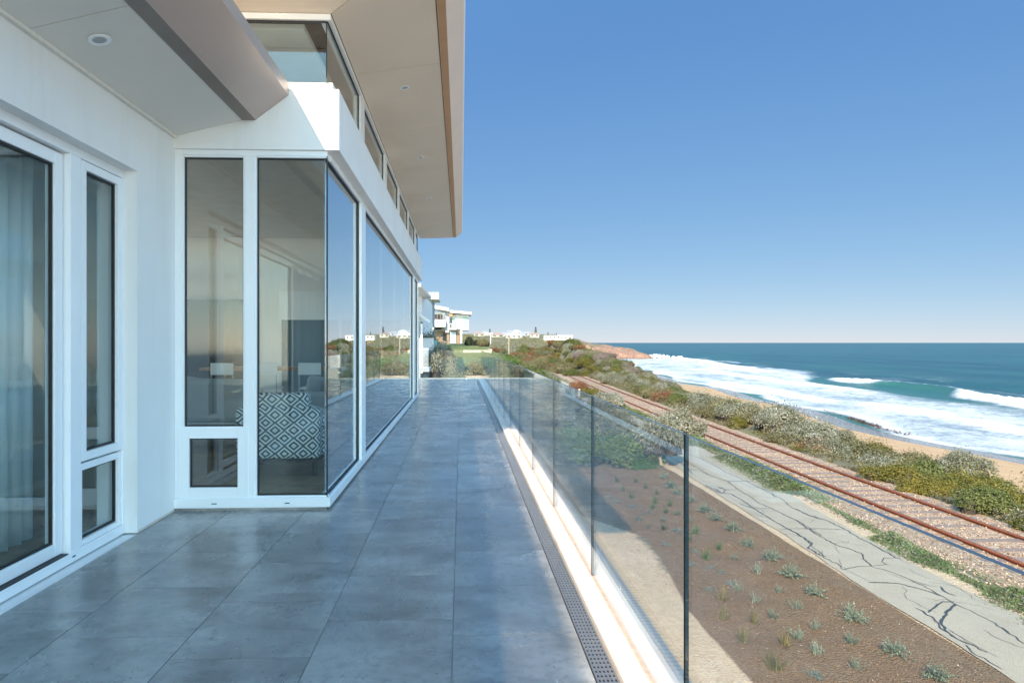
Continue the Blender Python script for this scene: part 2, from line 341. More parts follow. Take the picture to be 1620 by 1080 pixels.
vo = t.n('TexVoronoi', i_Scale=30.0); t.l(p, vo.inputs['Vector']); vh = t.n('SeparateColor'); t.l(vo.outputs['Color'], vh.inputs[0])
bal = t.ramp(vh.outputs[0], [(.05, (.14, .088, .055)), (.3, (.36, .225, .14)), (.7, (.50, .33, .215)), (.95, (.68, .54, .41))])
bal = t.mix(t.ramp(ne, [(.5, (0, 0, 0)), (.7, (.7, .7, .7))]), bal, (.36, .25, .17))
mul = t.ramp(nff, [(.25, (.10, .048, .020)), (.5, (.215, .115, .050)), (.7, (.29, .17, .082)), (.8, (.45, .33, .25))]); mul = t.mix(t.ramp(ne, [(.35, (0, 0, 0)), (.7, (.75, .75, .75))]), mul, t.ramp(nf, [(.3, (.14, .080, .040)), (.7, (.31, .20, .112))]))
lawn = t.ramp(nf, [(.25, (.10, .13, .035)), (.6, (.18, .20, .06)), (.8, (.30, .27, .12))])
nfar = t.noise(p, .07, 8, .72); litter = t.mix(t.ramp(nfar, [(.38, (0, 0, 0)), (.62, (1, 1, 1))]), t.mix(.5, litter, (.075, .08, .035)), t.mix(.5, litter, (.34, .27, .18))); c = t.mix(mask('lawn'), litter, lawn); c = t.mix(mask('sand'), c, sand); c = t.mix(mask('mulch', .35), c, mul); c = t.mix(mask('ballast', .7), c, bal)
wt = t.ramp(t.attr('wet'), [(.45, (0, 0, 0)), (.6, (1, 1, 1))])
c = t.mix(wt, c, (.17, .12, .09))
t.set(Base_Color=c, Roughness=t.mix(wt, (.95,) * 3, (.12,) * 3)); t.p.inputs['Specular IOR Level'].default_value = .5
h = t.math('ADD', t.math('MULTIPLY', nff, .5), t.math('MULTIPLY', vo.outputs['Distance'], -1.2)); h = t.math('MULTIPLY', h, t.math('SUBTRACT', 1, t.math('MULTIPLY', low, .92)))
t.bump(h, .8, .035)
me.materials.append(t.m); g = link('ground', me); tag(g, kind='structure')
# headland
hx = np.arange(20, 190, 2.0); hy = np.concatenate([np.arange(500, 620, 2.0), np.arange(620, 1000, 12.0)]); HX, HY = np.meshgrid(hx, hy)
top = np.interp(HX, [20, 60, 92, 100, 110, 120, 133, 142, 150, 156, 160, 164, 175], [8.5, 9.5, 9.2, 7.0, 2.9, .3, -1.0, -2.6, -3.6, -4.6, -6.5, -11, -15])
nn = fbm(HX / 11, HY / 11, 5, 21); rid = np.abs(fbm(HX / 6, HY / 14, 4, 31) - .47) * 2
slope = sm(533, 590, HY + (nn - .45) * 34); top = top - 5.0 * (1 - sm(575, 640, HY)) * (1 - sm(95, 108, HX)); fq = .62 + .3 * (1 - sm(98, 112, HX)); hz = -16 + (top + 16) * (fq * sm(528, 541, HY + (nn - .45) * 26) + (1 - fq) * slope)
hz = hz - rid * 3.0 * (1 - .6 * slope) + (nn - .45) * 1.5
me = npmesh('headland', np.stack([HX, HY, hz], -1).reshape(-1, 3), gridfaces(len(hx), len(hy)), [])
t = NT('red_rock_headland'); p = t.pos(); n = t.noise(p, .12, 7, .65); n2 = t.noise(p, .6, 5, .7); nr = t.n('SeparateXYZ'); t.l(t.n('NewGeometry').outputs['Normal'], nr.inputs[0]); ps = t.n('SeparateXYZ'); t.l(p, ps.inputs[0])
rk = t.ramp(n2, [(.3, (.13, .07, .05)), (.5, (.31, .175, .118)), (.7, (.45, .28, .195))]); gr = t.ramp(n2, [(.3, (.10, .10, .045)), (.7, (.23, .20, .11))])
hm = t.math('ADD', t.math('MULTIPLY', t.math('ADD', ps.outputs[2], 5.5), .10), t.math('MULTIPLY', t.math('SUBTRACT', n, .5), 3.2)); hm = t.ramp(hm, [(.35, (0, 0, 0)), (.55, (1, 1, 1))])
c = t.mix(hm, rk, gr); dk = t.ramp(t.math('ADD', ps.outputs[2], 12.6), [(0, (1, 1, 1)), (.9, (0, 0, 0))]); c = t.mix(t.math('MULTIPLY', dk, .8), c, (.05, .035, .03))
t.set(Base_Color=c, Roughness=.9); t.bump(n2, .9, 1.2); me.materials.append(t.m); tag(link('headland', me), kind='structure')
# ---------------------------------------------------------------- sea
sy = axis([(-200, 40, 8), (40, 260, .7), (260, 700, 2.2), (700, 1500, 40), (1500, 12000, 1500)])
st = axis([(-14, 110, .7), (110, 260, 4), (260, 1000, 40), (1000, 12000, 1500)])
T, YY = np.meshgrid(st, sy); bend = XS(np.minimum(YY, 520)) ; XX = bend + T
def bump1(t0, w): return np.exp(-((T - t0) / w) ** 2)
wob = 5 * (fbm(YY / 22, T * 0 + 1, 3, 41) - .45)
# main breaker
tb = 58 - 9 * (1 - sm(120, 185, YY)) + wob
amp = 1.35 * sm(60, 110, YY) * (1 - sm(215, 245, YY))
s = T - tb; prof = np.where(s < 0, np.exp(-(s / 1.7) ** 2), np.exp(-(s / 8) ** 2)); Z = amp * prof
green = sm(158, 172, YY) * (1 - sm(202, 212, YY))
foam = np.zeros_like(T)
foam += amp / 1.35 * (1 - green) * np.where(s < 0, np.exp(-(s / 3.2) ** 2), np.exp(-(s / 2.6) ** 2)) * 1.2
foam += amp / 1.35 * green * .55 * np.exp(-((s - .9) / .8) ** 2)
rollers = [(20, 84, 120, .7, 0), (19, 112, 150, .5, 1), (47, 280, 350, .8, 2), (64, 330, 460, .8, 3), (34, 180, 260, .4, 4), (12, 40, 90, .5, 5), (30, 230, 330, .45, 6), (80, 400, 560, .9, 7), (10, 140, 230, .3, 8), (38, 60, 110, .6, 9)]
for t0, y0, y1, a, sd in rollers:
    e = sm(y0, y0 + 14, YY) * (1 - sm(y1 - 14, y1, YY)); s = T - t0 - 6 * (fbm(YY / 17, T * 0 + sd, 3, 50 + sd) - .45)
    pr = np.where(s < 0, np.exp(-(s / 1.3) ** 2), np.exp(-(s / 5) ** 2)); Z = Z + a * e * pr; foam = foam + .55 * e * np.where(s < 0, np.exp(-(s / 1.8) ** 2), np.exp(-(s / 4) ** 2))
edge = 2.2 * np.sin(YY / 8.) + 3 * (fbm(YY / 6, T * 0, 3, 60) - .45)
zone = sm(-1.5, 3, T - edge) * (1 - sm(40, 52 + 10 * np.sin(YY / 40), T - 30 * sm(190, 330, YY)))
foam = foam + .61 * zone * (1 - .35 * sm(30, 44, T) * (1 - sm(150, 215, YY)))
foam = foam + .34 * np.exp(-((T - 2 - edge) / 2.2) ** 2)
outer = sm(45, 60, T) * (1 - sm(75, 135, T)); foam = foam + .30 * outer * sm(.40, .62, fbm(T / 5, YY / 34, 4, 70))
fade = 1 - sm(700, 1400, np.abs(YY)); foam = foam + .16 * sm(55, 70, T) * (1 - sm(130, 220, T)) * sm(.5, .62, fbm(T / 16, YY / 60, 3, 71)); swell = .42 * np.sin(T / 7.5 + 2.5 * fbm(T / 30, YY / 50, 2, 80)) * sm(45, 80, T) * fade
Z = Z + swell + (fbm(T / 2.2, YY / 5, 3, 90) - .45) * .35 * sm(2, 10, T) * fade
Z = Z + np.clip(foam, 0, 1) * (fbm(T / 1.5, YY / 1.7, 3, 123) - .45) * (.35 + .9 * np.clip(Z, 0, 1)) * (T > 4); Z = Z * (T < 5000) ; Z = np.where(T < 8, Z * sm(-6, 8, T), Z)
shz = -.25 * (1 - sm(-14, -1, T - edge))
me = npmesh('sea', np.stack([XX, YY, Z + SEA + .05 + shz], -1).reshape(-1, 3), gridfaces(len(st), len(sy)), [], smooth=True)
for nm, arr in (('foam', np.clip(foam, 0, 1.3)), ('depth', sm(20, 75, T) * (1 - .8 * green * np.exp(-((T - tb + 1.5) / 2.6) ** 2)))):
    at = me.attributes.new(nm, 'FLOAT', 'POINT'); at.data.foreach_set('value', arr.ravel().astype(np.float32))
t = NT('sea_water'); p = t.pos(); ps = t.scale(p, (.30, .24, 1)); n1 = t.noise(ps, 1.0, 9, .72, 1.0); n2 = t.noise(t.scale(p, (1.0, .8, 1)), 1.3, 7, .75, .8); n3 = t.noise(t.scale(p, (.03, .009, 1)), 1, 4)
fo = t.math('ADD', t.attr('foam'), t.math('MULTIPLY', t.math('SUBTRACT', t.math('ADD', t.math('MULTIPLY', t.noise(t.scale(p, (.11, .045, 1)), 1.0, 5, .6, .5), .3), t.math('ADD', t.math('MULTIPLY', n1, .35), t.math('MULTIPLY', n2, .35))), .5), 3.6))
fm = t.ramp(fo, [(.36, (0, 0, 0)), (.52, (.35,) * 3), (.75, (.72,) * 3), (1.0, (1, 1, 1))])
deep = t.mix(t.ramp(n3, [(.4, (0, 0, 0)), (.6, (1, 1, 1))]), (.016, .096, .100), (.013, .068, .086)); wc = t.mix(t.attr('depth'), (.045, .15, .13), deep)
wc = t.mix(t.math('MULTIPLY', t.ramp(t.attr('foam'), [(.2, (0, 0, 0)), (.7, (1, 1, 1))]), .9), wc, (.30, .35, .42))
t.set(Base_Color=t.mix(fm, wc, (.80, .80, .80)), Roughness=t.mix(fm, (.3,) * 3, (.9,) * 3)); t.p.inputs['Specular IOR Level'].default_value = .2
t.bump(t.math('ADD', t.math('MULTIPLY', fm, .35), t.math('MULTIPLY', n2, .9)), .9, .5); me.materials.append(t.m); tag(link('sea', me), kind='structure')
# spray by the headland and kelp
rng = np.random.default_rng(5)
def rocks(name, pts, label):
    V = []; Fq = []
    for (x, y, z, r) in pts:
        b = len(V); k = 7
        for i in range(5):
            ph = (i / 4 - .1) * math.pi / 2
            for j in range(k):
                a = 2 * math.pi * j / k; rr = r * max(.05, math.cos(ph)) * rng.uniform(.7, 1.2); V.append((x + rr * math.cos(a), y + rr * math.sin(a), z + r * .6 * math.sin(ph)))
        for i in range(4):
            for j in range(k): Fq.append((b + i * k + j, b + i * k + (j + 1) % k, b + (i + 1) * k + (j + 1) % k, b + (i + 1) * k + j))
    return V, Fq
for i, (x, y, r, lb) in enumerate([(176, 560, 3.4, 'dark wave-washed rock just off the tip of the red headland'), (192, 575, 2.2, 'low dark rock farther out in the surf past the headland'), (168, 548, 2.0, 'small dark rock awash at the foot of the headland tip')]):
    V, Fq = rocks('sea_rock', [(x, y, SEA + .2, r), (x + r, y + 1, SEA, r * .7)], ''); tag(link('sea_rock', npmesh('sea_rock', V, Fq, [M['rock']])), lb, 'rock')
# splash foam
t = NT('spray_foam'); t.set(Base_Color=(.85, .86, .87), Roughness=1.0); M['foam'] = t.m
def leafcloud(cent, rad, n, size, seed, up=.3):
    r = np.random.default_rng(seed); c = np.repeat(np.asarray(cent, float), n, 0)[:n * len(cent)]; dd = r.normal(size=(len(c), 3)); dd /= np.linalg.norm(dd, axis=1)[:, None]
    P = c + dd * np.repeat(np.asarray(rad, float), n)[:, None] * (r.uniform(.2, 1, (len(c), 1)) ** .5); return quads(P, dd, size, r, up)
def quads(P, N, size, r, up=.3, asp=.55):
    n = len(P); N = N + r.normal(size=(n, 3)) * .6; N[:, 2] += up; N /= np.linalg.norm(N, axis=1)[:, None]
    a = r.normal(size=(n, 3)); a -= (a * N).sum(1)[:, None] * N; a /= np.linalg.norm(a, axis=1)[:, None]; b = np.cross(N, a)
    s = size * r.uniform(.6, 1.3, (n, 1)); a = a * s; b = b * s * asp
    V = np.stack([P - a, P - b * .9, P + a, P + b * .9], 1).reshape(-1, 3); return V, np.arange(4 * n).reshape(-1, 4)
sc = [(164 + 1.8 * i + rng.normal(), 541 + rng.normal() * 3, SEA + .5 + max(0, 3.6 - .5 * abs(i - 2)) * rng.uniform(.2, 1)) for i in range(-3, 14)]
V, Fq = leafcloud(sc, [1.7] * len(sc), 260, .42, 7); tag(link('wave_spray', npmesh('wave_spray', V, Fq, [M['foam']])), 'white spray of waves breaking on the headland tip', 'spray', kind='stuff')
kx = []
for (Y0, Y1, dens) in ((103, 116, 500), (93, 103, 200), (118, 128, 60)):
    yy = rng.uniform(Y0, Y1, dens); xx = XS(yy) + rng.normal(size=dens) * .45 * (.4 + np.sin(yy * 1.3) ** 2) + 1.0 + (.9 * rng.random(dens) if dens > 300 else 0); kx.append(np.stack([xx, yy, np.full(dens, SEA + .16) + rng.random(dens) * .12], 1))
P = np.concatenate(kx); V, Fq = quads(P, np.tile([0, 0, 1.], (len(P), 1)), .17, rng, .5)
tag(link('seaweed', npmesh('seaweed', V, Fq, [simple('brown_kelp', (.10, .045, .022), .7, var=.3)])), 'brown seaweed washed up along the wet edge of the beach', 'seaweed', kind='stuff')
# ---------------------------------------------------------------- path, cracks
def terrflat(x, y): return -3.31
PL = [(-30, 7.45), (5, 7.55), (8.6, 7.6), (9.3, 7.6), (10.2, 7.64), (11.6, 7.62), (13.5, 7.74), (16, 7.82), (18.6, 7.82), (22.8, 7.98), (30, 8.3), (50, 9.0), (80, 10.2)]
PR = [(-30, 9.3), (5, 9.4), (10.6, 9.54), (11.7, 9.47), (12.4, 9.52), (13.2, 9.47), (15, 9.64), (17.2, 9.83), (21.7, 10.2), (26.4, 10.5), (30, 10.6), (50, 11.2), (80, 12.3)]
ys = np.concatenate([np.arange(-30, 40, .12), np.arange(40, 80, .6)])
xl = np.interp(ys, *zip(*PL)) + .10 * (fbm(ys * 1.3, ys * 0, 4, 11) - .45); xr_ = np.interp(ys, *zip(*PR)) + .22 * (fbm(ys * .9, ys * 0, 4, 12) - .45)
V = []; fr = np.linspace(0, 1, 7)
for y, a, b in zip(ys, xl, xr_): V += [(a + (b - a) * f, y, -3.292 + .025 * (1 - (2 * f - 1) ** 2)) for f in fr]
t = NT('old_asphalt'); p = t.pos(); n = t.noise(p, 60, 4, .7); n2 = t.noise(p, 1.2, 5)
c = t.ramp(n, [(.3, (.27, .22, .165)), (.5, (.40, .335, .255)), (.7, (.54, .46, .36))]); c = t.mix(t.ramp(n2, [(.35, (0, 0, 0)), (.7, (.5,) * 3)]), c, (.31, .255, .19)); t.set(Base_Color=c, Roughness=.92); t.bump(n, .5, .006)
path = link('footpath', npmesh('footpath', V, gridfaces(7, len(ys)), [t.m], smooth=True)); tag(path, kind='structure')
CR = [[(9.31,17.51),(9.31,16.93),(9.5,16.38),(9.52,15.59),(9.44,14.94),(9.44,14.31),(9.35,13.48),(9.4,13.44)],[(8.31,15.64),(8.87,15.62),(9.45,15.55)],[(8.72,16.41),(8.59,15.63),(8.55,14.97),(8.54,14.34),(8.68,14.07),(8.75,13.75),(8.59,13.39),(8.46,12.94)],[(8.13,15.29),(8.08,14.71),(7.95,14.3),(7.94,13.91),(7.82,13.54),(7.87,13.19),(7.79,12.83),(8.15,12.96),(8.47,12.96),(8.84,13.04),(8.85,13.21),(9.08,13.46),(9.28,13.45)],[(8.46,12.94),(8.67,12.56),(8.76,12.15),(8.78,11.68),(8.76,11.29),(8.74,11.04),(8.79,10.65),(8.78,10.25),(8.71,9.88),(8.63,9.53)],[(7.88,12.12),(8.37,12.02),(8.6,11.73),(8.77,11.35)],[(8.76,12.15),(8.88,11.91)],[(9.07,11.85),(8.96,11.5),(9.03,11.39)],[(7.93,10.91),(7.93,10.64),(7.95,10.49),(7.8,10.15),(7.76,9.88),(7.8,9.63),(7.86,9.31)],[(7.99,10.72),(8.29,10.94),(8.57,11.13),(8.77,11.12)],[(8.74,11.04),(8.28,10.67),(7.96,10.35),(7.79,10.08),(7.74,9.85)],[(7.75,9.57),(7.65,9.36),(7.68,9.16),(7.68,8.84)],[(8.75,10.09),(8.68,9.84)],[(9.43,26.19),(9.52,25.18),(9.51,24.24),(9.5,23.38),(9.41,22.38),(9.48,21.45),(9.47,20.44),(9.47,19.37),(9.46,18.54),(9.26,17.78),(9.27,16.85),(9.4,16.42)],[(8.7,24.5),(8.69,23.2),(8.64,22.03),(8.85,21.03),(8.73,20.15),(8.66,19.12),(8.56,18.18),(8.65,17.57),(8.67,16.88),(8.7,16.14),(8.6,15.01)],[(8.36,23.21),(8.54,22.8),(8.64,22.03)],[(7.96,20.66),(7.96,19.58),(8.25,19.28),(8.23,18.33),(8.15,17.58),(8.11,16.47),(8.1,15.77),(8.15,15.12),(8.07,14.53),(7.84,14.22),(7.81,13.84),(7.9,13.62)],[(8.2,20.17),(8.35,19.86),(8.7,19.85)],[(8.85,21.03),(9.7,21.09)],[(7.98,18.21),(8.15,17.58),(8.65,17.57)],[(7.9,15.63),(8.27,15.67),(8.77,15.55)],[(8.06,20.18),(8.0,19.43),(8.28,19.86),(8.26,20.33)],[(9.01,27.59),(9.16,26.47),(9.43,26.19)],[(8.43,25.97),(8.47,24.74),(8.39,23.63),(8.16,22.43)],[(9.47,20.44),(9.6,19.51),(9.33,18.81)],[(8.6,8.9),(8.7,8.0),(8.4,6.5),(8.5,4)]]
rr = random.Random(3); cv = []; cf = []; NT_ = len(CR)
for _ in range(34):
    x_, y_ = rr.uniform(7.85, 9.5), rr.uniform(6, 22); a_ = rr.uniform(0, 6.28); l_ = [(x_, y_)]
    for _k in range(rr.randint(3, 7)): a_ += rr.uniform(-.8, .8); x_ += math.cos(a_) * .16; y_ += math.sin(a_) * .3; x_ = min(max(x_, 7.85), 9.45); l_.append((x_, y_))
    CR.append(l_)
def pz(x, y):
    a = np.interp(y, ys, xl); b = np.interp(y, ys, xr_); f = (x - a) / (b - a); return -3.292 + .025 * (1 - (2 * f - 1) ** 2)
for il_, l in enumerate(CR):
    P = []
    for (x0, y0), (x1, y1) in zip(l, l[1:]):
        n = max(2, int(math.hypot(x1 - x0, y1 - y0) / .09))
        for i in range(n): P.append((x0 + (x1 - x0) * i / n + rr.uniform(-.026, .026), y0 + (y1 - y0) * i / n))
    P.append(l[-1]); b = len(cv); wd = rr.uniform(.009, .019) if il_ < NT_ else .0035
    for i, (x, y) in enumerate(P):
        q = P[min(i + 1, len(P) - 1)]; r0 = P[max(i - 1, 0)]; dx, dy = q[0] - r0[0], q[1] - r0[1]; L = math.hypot(dx, dy) or 1; ww = wd * rr.uniform(.6, 1.35) * (.5 if i in (0, len(P) - 1) else 1)
        for sg in (-1, 1):
            X_, Y_ = x - sg * dy / L * ww, y + sg * dx / L * ww; cv.append((X_, Y_, pz(X_, Y_) + .005))
    for i in range(len(P) - 1): cf.append((b + 2 * i, b + 2 * i + 1, b + 2 * i + 3, b + 2 * i + 2))
ck = link('crack_sealant', npmesh('crack_sealant', cv, cf, [simple('tar', (.045, .048, .052), .5)]), path)
# ---------------------------------------------------------------- railway
tr = root('railway_track', (13, 15, -3.6)); tag(tr, 'rusty railway track on pinkish ballast behind the dune scrub', 'railway')
yr = np.concatenate([np.arange(-20, 60, 1.0), np.arange(60, 131, 2.0)])
prof = [(-.085, 0), (.085, 0), (.085, .014), (.016, .034), (.016, .125), (.046, .14), (.046, .185), (-.046, .185), (-.046, .14), (-.016, .125), (-.016, .034), (-.085, .014)]
t = NT('rusty_rail'); p = t.pos(); n = t.noise(p, 14, 5, .7); nz = t.n('SeparateXYZ'); t.l(t.n('NewGeometry').outputs['Normal'], nz.inputs[0])
c = t.mix(t.ramp(nz.outputs[2], [(.8, (0, 0, 0)), (.95, (1, 1, 1))]), t.ramp(n, [(.3, (.16, .04, .015)), (.7, (.36, .10, .04))]), t.ramp(n, [(.3, (.11, .06, .045)), (.7, (.20, .12, .095))])); t.set(Base_Color=c, Roughness=.75); M['rail'] = t.m
for off in (0, 1.6):
    V = []; k = len(prof)
    for y in yr:
        x = float(XR(y)) + off
        V += [(x + a, y, -3.675 + b) for a, b in prof]
    fs = [(i * k + j, i * k + (j + 1) % k, (i + 1) * k + (j + 1) % k, (i + 1) * k + j) for i in range(len(yr) - 1) for j in range(k)]
    link('rail', npmesh('rail', V, fs, [M['rail']]), tr)
t = NT('weathered_sleeper'); p = t.pos(); n = t.noise(t.scale(p, (1, 9, 1)), 3, 6, .7)
t.set(Base_Color=t.ramp(n, [(.3, (.13, .095, .08)), (.6, (.25, .19, .16)), (.8, (.40, .32, .27))]), Roughness=.95); t.bump(n, .6, .01); M['sleeper'] = t.m
def sleeper(mb, y):
    x = float(XR(y)) + .8; e = rr.uniform(-.08, .08); z = -3.575 + rr.uniform(-.02, .012); b = rr.uniform(-.03, .03)
    mb.slab([(x - 1.3 + e, y - .12 + b, z - .1), (x + 1.3 + e, y - .12 - b, z - .1), (x + 1.3 + e, y + .12 - b, z - .1), (x - 1.3 + e, y + .12 + b, z - .1)], .1)
for i in range(100):
    mb = MB(); sleeper(mb, 8 + i * .68); mb.build('sleeper', M['sleeper'], tr)
mb = MB()
for i in range(100, 178): sleeper(mb, 8 + i * .68)
for i in range(1, 36): sleeper(mb, 8 - i * .68)
o = mb.build('sleeper', M['sleeper'], tr); o['kind'] = 'stuff'
# loose ballast stones
n = 9000; yy = rng.uniform(8, 60, n) ** 1.0; dd = rng.uniform(-1.9, 2.2, n); dd = np.where(rng.random(n) < .3, rng.uniform(-2.4, -.9, n), dd); xx = XR(yy) + dd; P = np.stack([xx, yy, terr(xx, yy) + .015], 1)
s = rng.uniform(.015, .04, (n, 1, 1)); octa = np.array([[1, 0, 0], [0, 1, 0], [-1, 0, 0], [0, -1, 0], [0, 0, .8], [0, 0, -.8]]); V = P[:, None, :] + octa[None] * s * rng.uniform(.6, 1.3, (n, 6, 1))
Ft = np.array([[0, 1, 4], [1, 2, 4], [2, 3, 4], [3, 0, 4], [1, 0, 5], [2, 1, 5], [3, 2, 5], [0, 3, 5]]); Ft = (np.arange(n)[:, None, None] * 6 + Ft[None]).reshape(-1, 3)
t = NT('ballast_stone'); r = t.n('NewGeometry').outputs['Random Per Island']; t.set(Base_Color=t.ramp(r, [(0, (.15, .10, .07)), (.5, (.38, .25, .17)), (1, (.60, .47, .36))]), Roughness=.9)
tag(link('ballast', npmesh('ballast', V.reshape(-1, 3), Ft, [t.m])), 'loose pinkish stones of the ballast round the rails', 'ballast', kind='stuff')
# ---------------------------------------------------------------- plants
def shrub_mesh(name, seed, mats, n=5200, leaf=.045, lobes=11, flat=.62, spiky=0):
    """dome of about 1 m radius, base at z=0"""
    r = np.random.default_rng(seed); C = []; Rr = []
    for i in range(lobes):
        a = r.uniform(0, 2 * math.pi); q = r.uniform(0, 1) ** .6 * .72; C.append((q * math.cos(a), q * math.sin(a), flat * r.uniform(.25, .95) * (1 - q * .55))); Rr.append(r.uniform(.22, .42))
    C.append((0, 0, flat * .5)); Rr.append(.5); C = np.array(C); Rr = np.array(Rr)
    w_ = Rr ** 2 / (Rr ** 2).sum(); idx = r.choice(len(C), n, p=w_); D = r.normal(size=(n, 3)); D /= np.linalg.norm(D, axis=1)[:, None]; D[:, 2] = np.where(D[:, 2] < -.25, -D[:, 2], D[:, 2])
    rad = Rr[idx] * (1 + .28 * (fbm(D[:, 0] * 3 + idx, D[:, 1] * 3 + D[:, 2] * 2, 3, seed) - .45) * 2) * r.uniform(.78, 1.08, n); P = C[idx] + D * rad[:, None] * np.array([1, 1, flat + .25]); P[:, 2] = np.abs(P[:, 2]) + .01
    V, Fq = quads(P, D, leaf, r, .35); mi = np.zeros(len(Fq), int)
    # stray shoots
    m = n // 12; k = r.integers(0, len(C), m); D2 = r.normal(size=(m, 3)) * .7; D2[:, 2] = np.abs(D2[:, 2]) + .5; D2 /= np.linalg.norm(D2, axis=1)[:, None]; P2 = C[k] + D2 * (Rr[k] * r.uniform(1.0, 1.35 + spiky, m))[:, None]; P2[:, 2] = np.abs(P2[:, 2])
    V2, F2 = quads(P2, D2, leaf * .9, r, .2); F2 = F2 + len(V); V = np.concatenate([V, V2]); Fq = np.concatenate([Fq, F2]); mi = np.concatenate([mi, np.zeros(len(F2), int)])
    # dark inner core, added to block light between the leaves
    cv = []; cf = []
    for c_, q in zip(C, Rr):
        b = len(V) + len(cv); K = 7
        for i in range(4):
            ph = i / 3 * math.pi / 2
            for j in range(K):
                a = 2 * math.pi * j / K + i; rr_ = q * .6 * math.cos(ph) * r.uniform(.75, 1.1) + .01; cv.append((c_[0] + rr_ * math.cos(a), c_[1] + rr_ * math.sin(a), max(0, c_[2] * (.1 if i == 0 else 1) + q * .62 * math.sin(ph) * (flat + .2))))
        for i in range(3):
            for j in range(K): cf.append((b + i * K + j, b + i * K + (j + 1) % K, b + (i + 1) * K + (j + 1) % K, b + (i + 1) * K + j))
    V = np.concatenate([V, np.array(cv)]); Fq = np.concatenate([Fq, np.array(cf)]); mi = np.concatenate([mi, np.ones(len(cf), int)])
    return npmesh(name, V, Fq, [mats, M['bark_and_core']], mi)
SH = {}
for kk, (kind, fl, nn_, lf) in enumerate([('silver', .62, 6500, .042), ('green', .6, 5200, .045), ('olive', .42, 7000, .042), ('dull', .55, 5200, .045), ('rust', .45, 4200, .04), ('mauve', .5, 4600, .035), ('lush', .5, 4200, .05), ('dark', .8, 5200, .06), ('hedge', .62, 6000, .05)]):
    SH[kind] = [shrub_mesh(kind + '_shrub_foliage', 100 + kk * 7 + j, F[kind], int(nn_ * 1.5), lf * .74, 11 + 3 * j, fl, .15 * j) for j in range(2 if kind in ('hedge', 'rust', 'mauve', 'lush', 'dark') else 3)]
DESC = {'silver': 'silvery grey-leaved', 'green': 'mid-green', 'olive': 'yellow-green sprawling', 'dull': 'dull grey-green', 'rust': 'rusty red', 'mauve': 'dry brownish-mauve', 'lush': 'bright green', 'dark': 'very dark green', 'hedge': 'bright green'}
NM = {'silver': 'saltbush', 'green': 'coastal_shrub', 'olive': 'wattle_shrub', 'dull': 'coastal_shrub', 'rust': 'heath_shrub', 'mauve': 'dry_shrub', 'lush': 'leafy_shrub', 'dark': 'dense_shrub', 'hedge': 'garden_shrub'}
prr = random.Random(11)
def shrub(kind, x, y, R, zs=1., label=None, group=None, sink=.1, z=None):
    o = link(NM[kind], prr.choice(SH[kind])); o.location = (x, y, (tz(x, y) if z is None else z) - sink); o.rotation_euler = (0, 0, prr.uniform(0, 6.28)); o.scale = (R * prr.uniform(.9, 1.12), R * prr.uniform(.9, 1.12), R * zs)
    tag(o, label, 'shrub', group); return o
# prominent shrubs, each with its own label
shrub('hedge', 4.25, 24.0, 1.25, 1.25, 'leftmost of the three clipped green shrubs at the far end of the mulch bed')
shrub('hedge', 5.55, 24.0, 1.2, 1.2, 'middle one of the three green shrubs behind the mulch bed')
shrub('hedge', 6.75, 24.6, 1.15, 1.3, 'rounded green shrub at the path end of the mulch bed, next to the small tree')
shrub('lush', 6.6, 23.6, .75, .8, 'low bright green clump spilling onto the mulch beside the small tree')
shrub('lush', 7.2, 24.2, .5, .8, 'small bright green tuft at the foot of the small tree')
shrub('mauve', 7.2, 25.6, 1.0, 1.5, 'brown twiggy shrub leaning against the small tree trunk')
shrub('silver', 5.6, 27.4, 1.5, 1.2, 'big silvery shrub directly behind the green hedge shrubs')
shrub('silver', 7.0, 28.4, 1.4, 1.1, 'silvery shrub between the hedge shrubs and the asphalt path')
shrub('silver', 3.9, 28.0, 1.3, 1.0, 'silvery shrub on the house side behind the hedge')
shrub('dull', 5.2, 31.0, 1.5, 1.3, 'grey-green shrub behind the big silvery one in the garden')
shrub('green', 3.6, 32.0, 1.6, 1.1, 'green shrub beside the purple flax in the garden')
shrub('dull', 7.6, 33.0, 1.5, 1.3, 'grey-green shrub close to the far bend of the path')
shrub('silver', 10.4, 45.5, 1.6, .95, 'pale silver shrub between the far path and the rails')
shrub('silver', 11.1, 49.5, 1.2, .9, 'smaller silver shrub next to the three wooden posts')
shrub('silver', 10.75, 31.2, 1.35, 1.35, 'silvery bush growing beside the left rail above the glass rail')
shrub('olive', 11.0, 54, 1.2, 1.2, 'yellowish shrub standing behind the three wooden posts')
shrub('rust', 10.6, 57, 1.3, 1.6, 'rust red shrub behind the three wooden posts')
shrub('silver', -1.15, 31, 1.1, 2.1, 'large silver bush just beyond the end of the terrace', z=-.5)
shrub('silver', -.45, 29.6, .75, 1.9, 'silver bush in front of the largest one beyond the terrace end', z=-.9)
shrub('silver', -1.75, 33.5, 1.3, 1.9, 'tall silver-green bush sloping up towards the white house', z=-.1)
shrub('silver', .05, 28.6, .55, 1.2, 'small silver bush at the foot of the terrace end glass', z=-1.0)
shrub('dull', 1.0, 32.5, .95, 1.4, 'round grey shrub on the sandy lawn beyond the terrace corner', z=-.45)
shrub('lush', 2.9, 40, 1.3, 1.1, 'bright green bush on the lawn edge above the glass corner')
shrub('dark', 1.5, 110, 1.25, 1.35, 'large dark hedge shrub beside the far white house')
shrub('dark', 2.6, 109, 1.0, 1.1, 'dark rounded shrub to the right of the far hedge')
shrub('rust', 4.0, 80, .9, 1.1, 'reddish brown shrub on the lawn below the street lamp')
shrub('dull', 3.4, 95, 1.3, 1.3, 'grey-green tree-like shrub on the lawn right of the far white house')
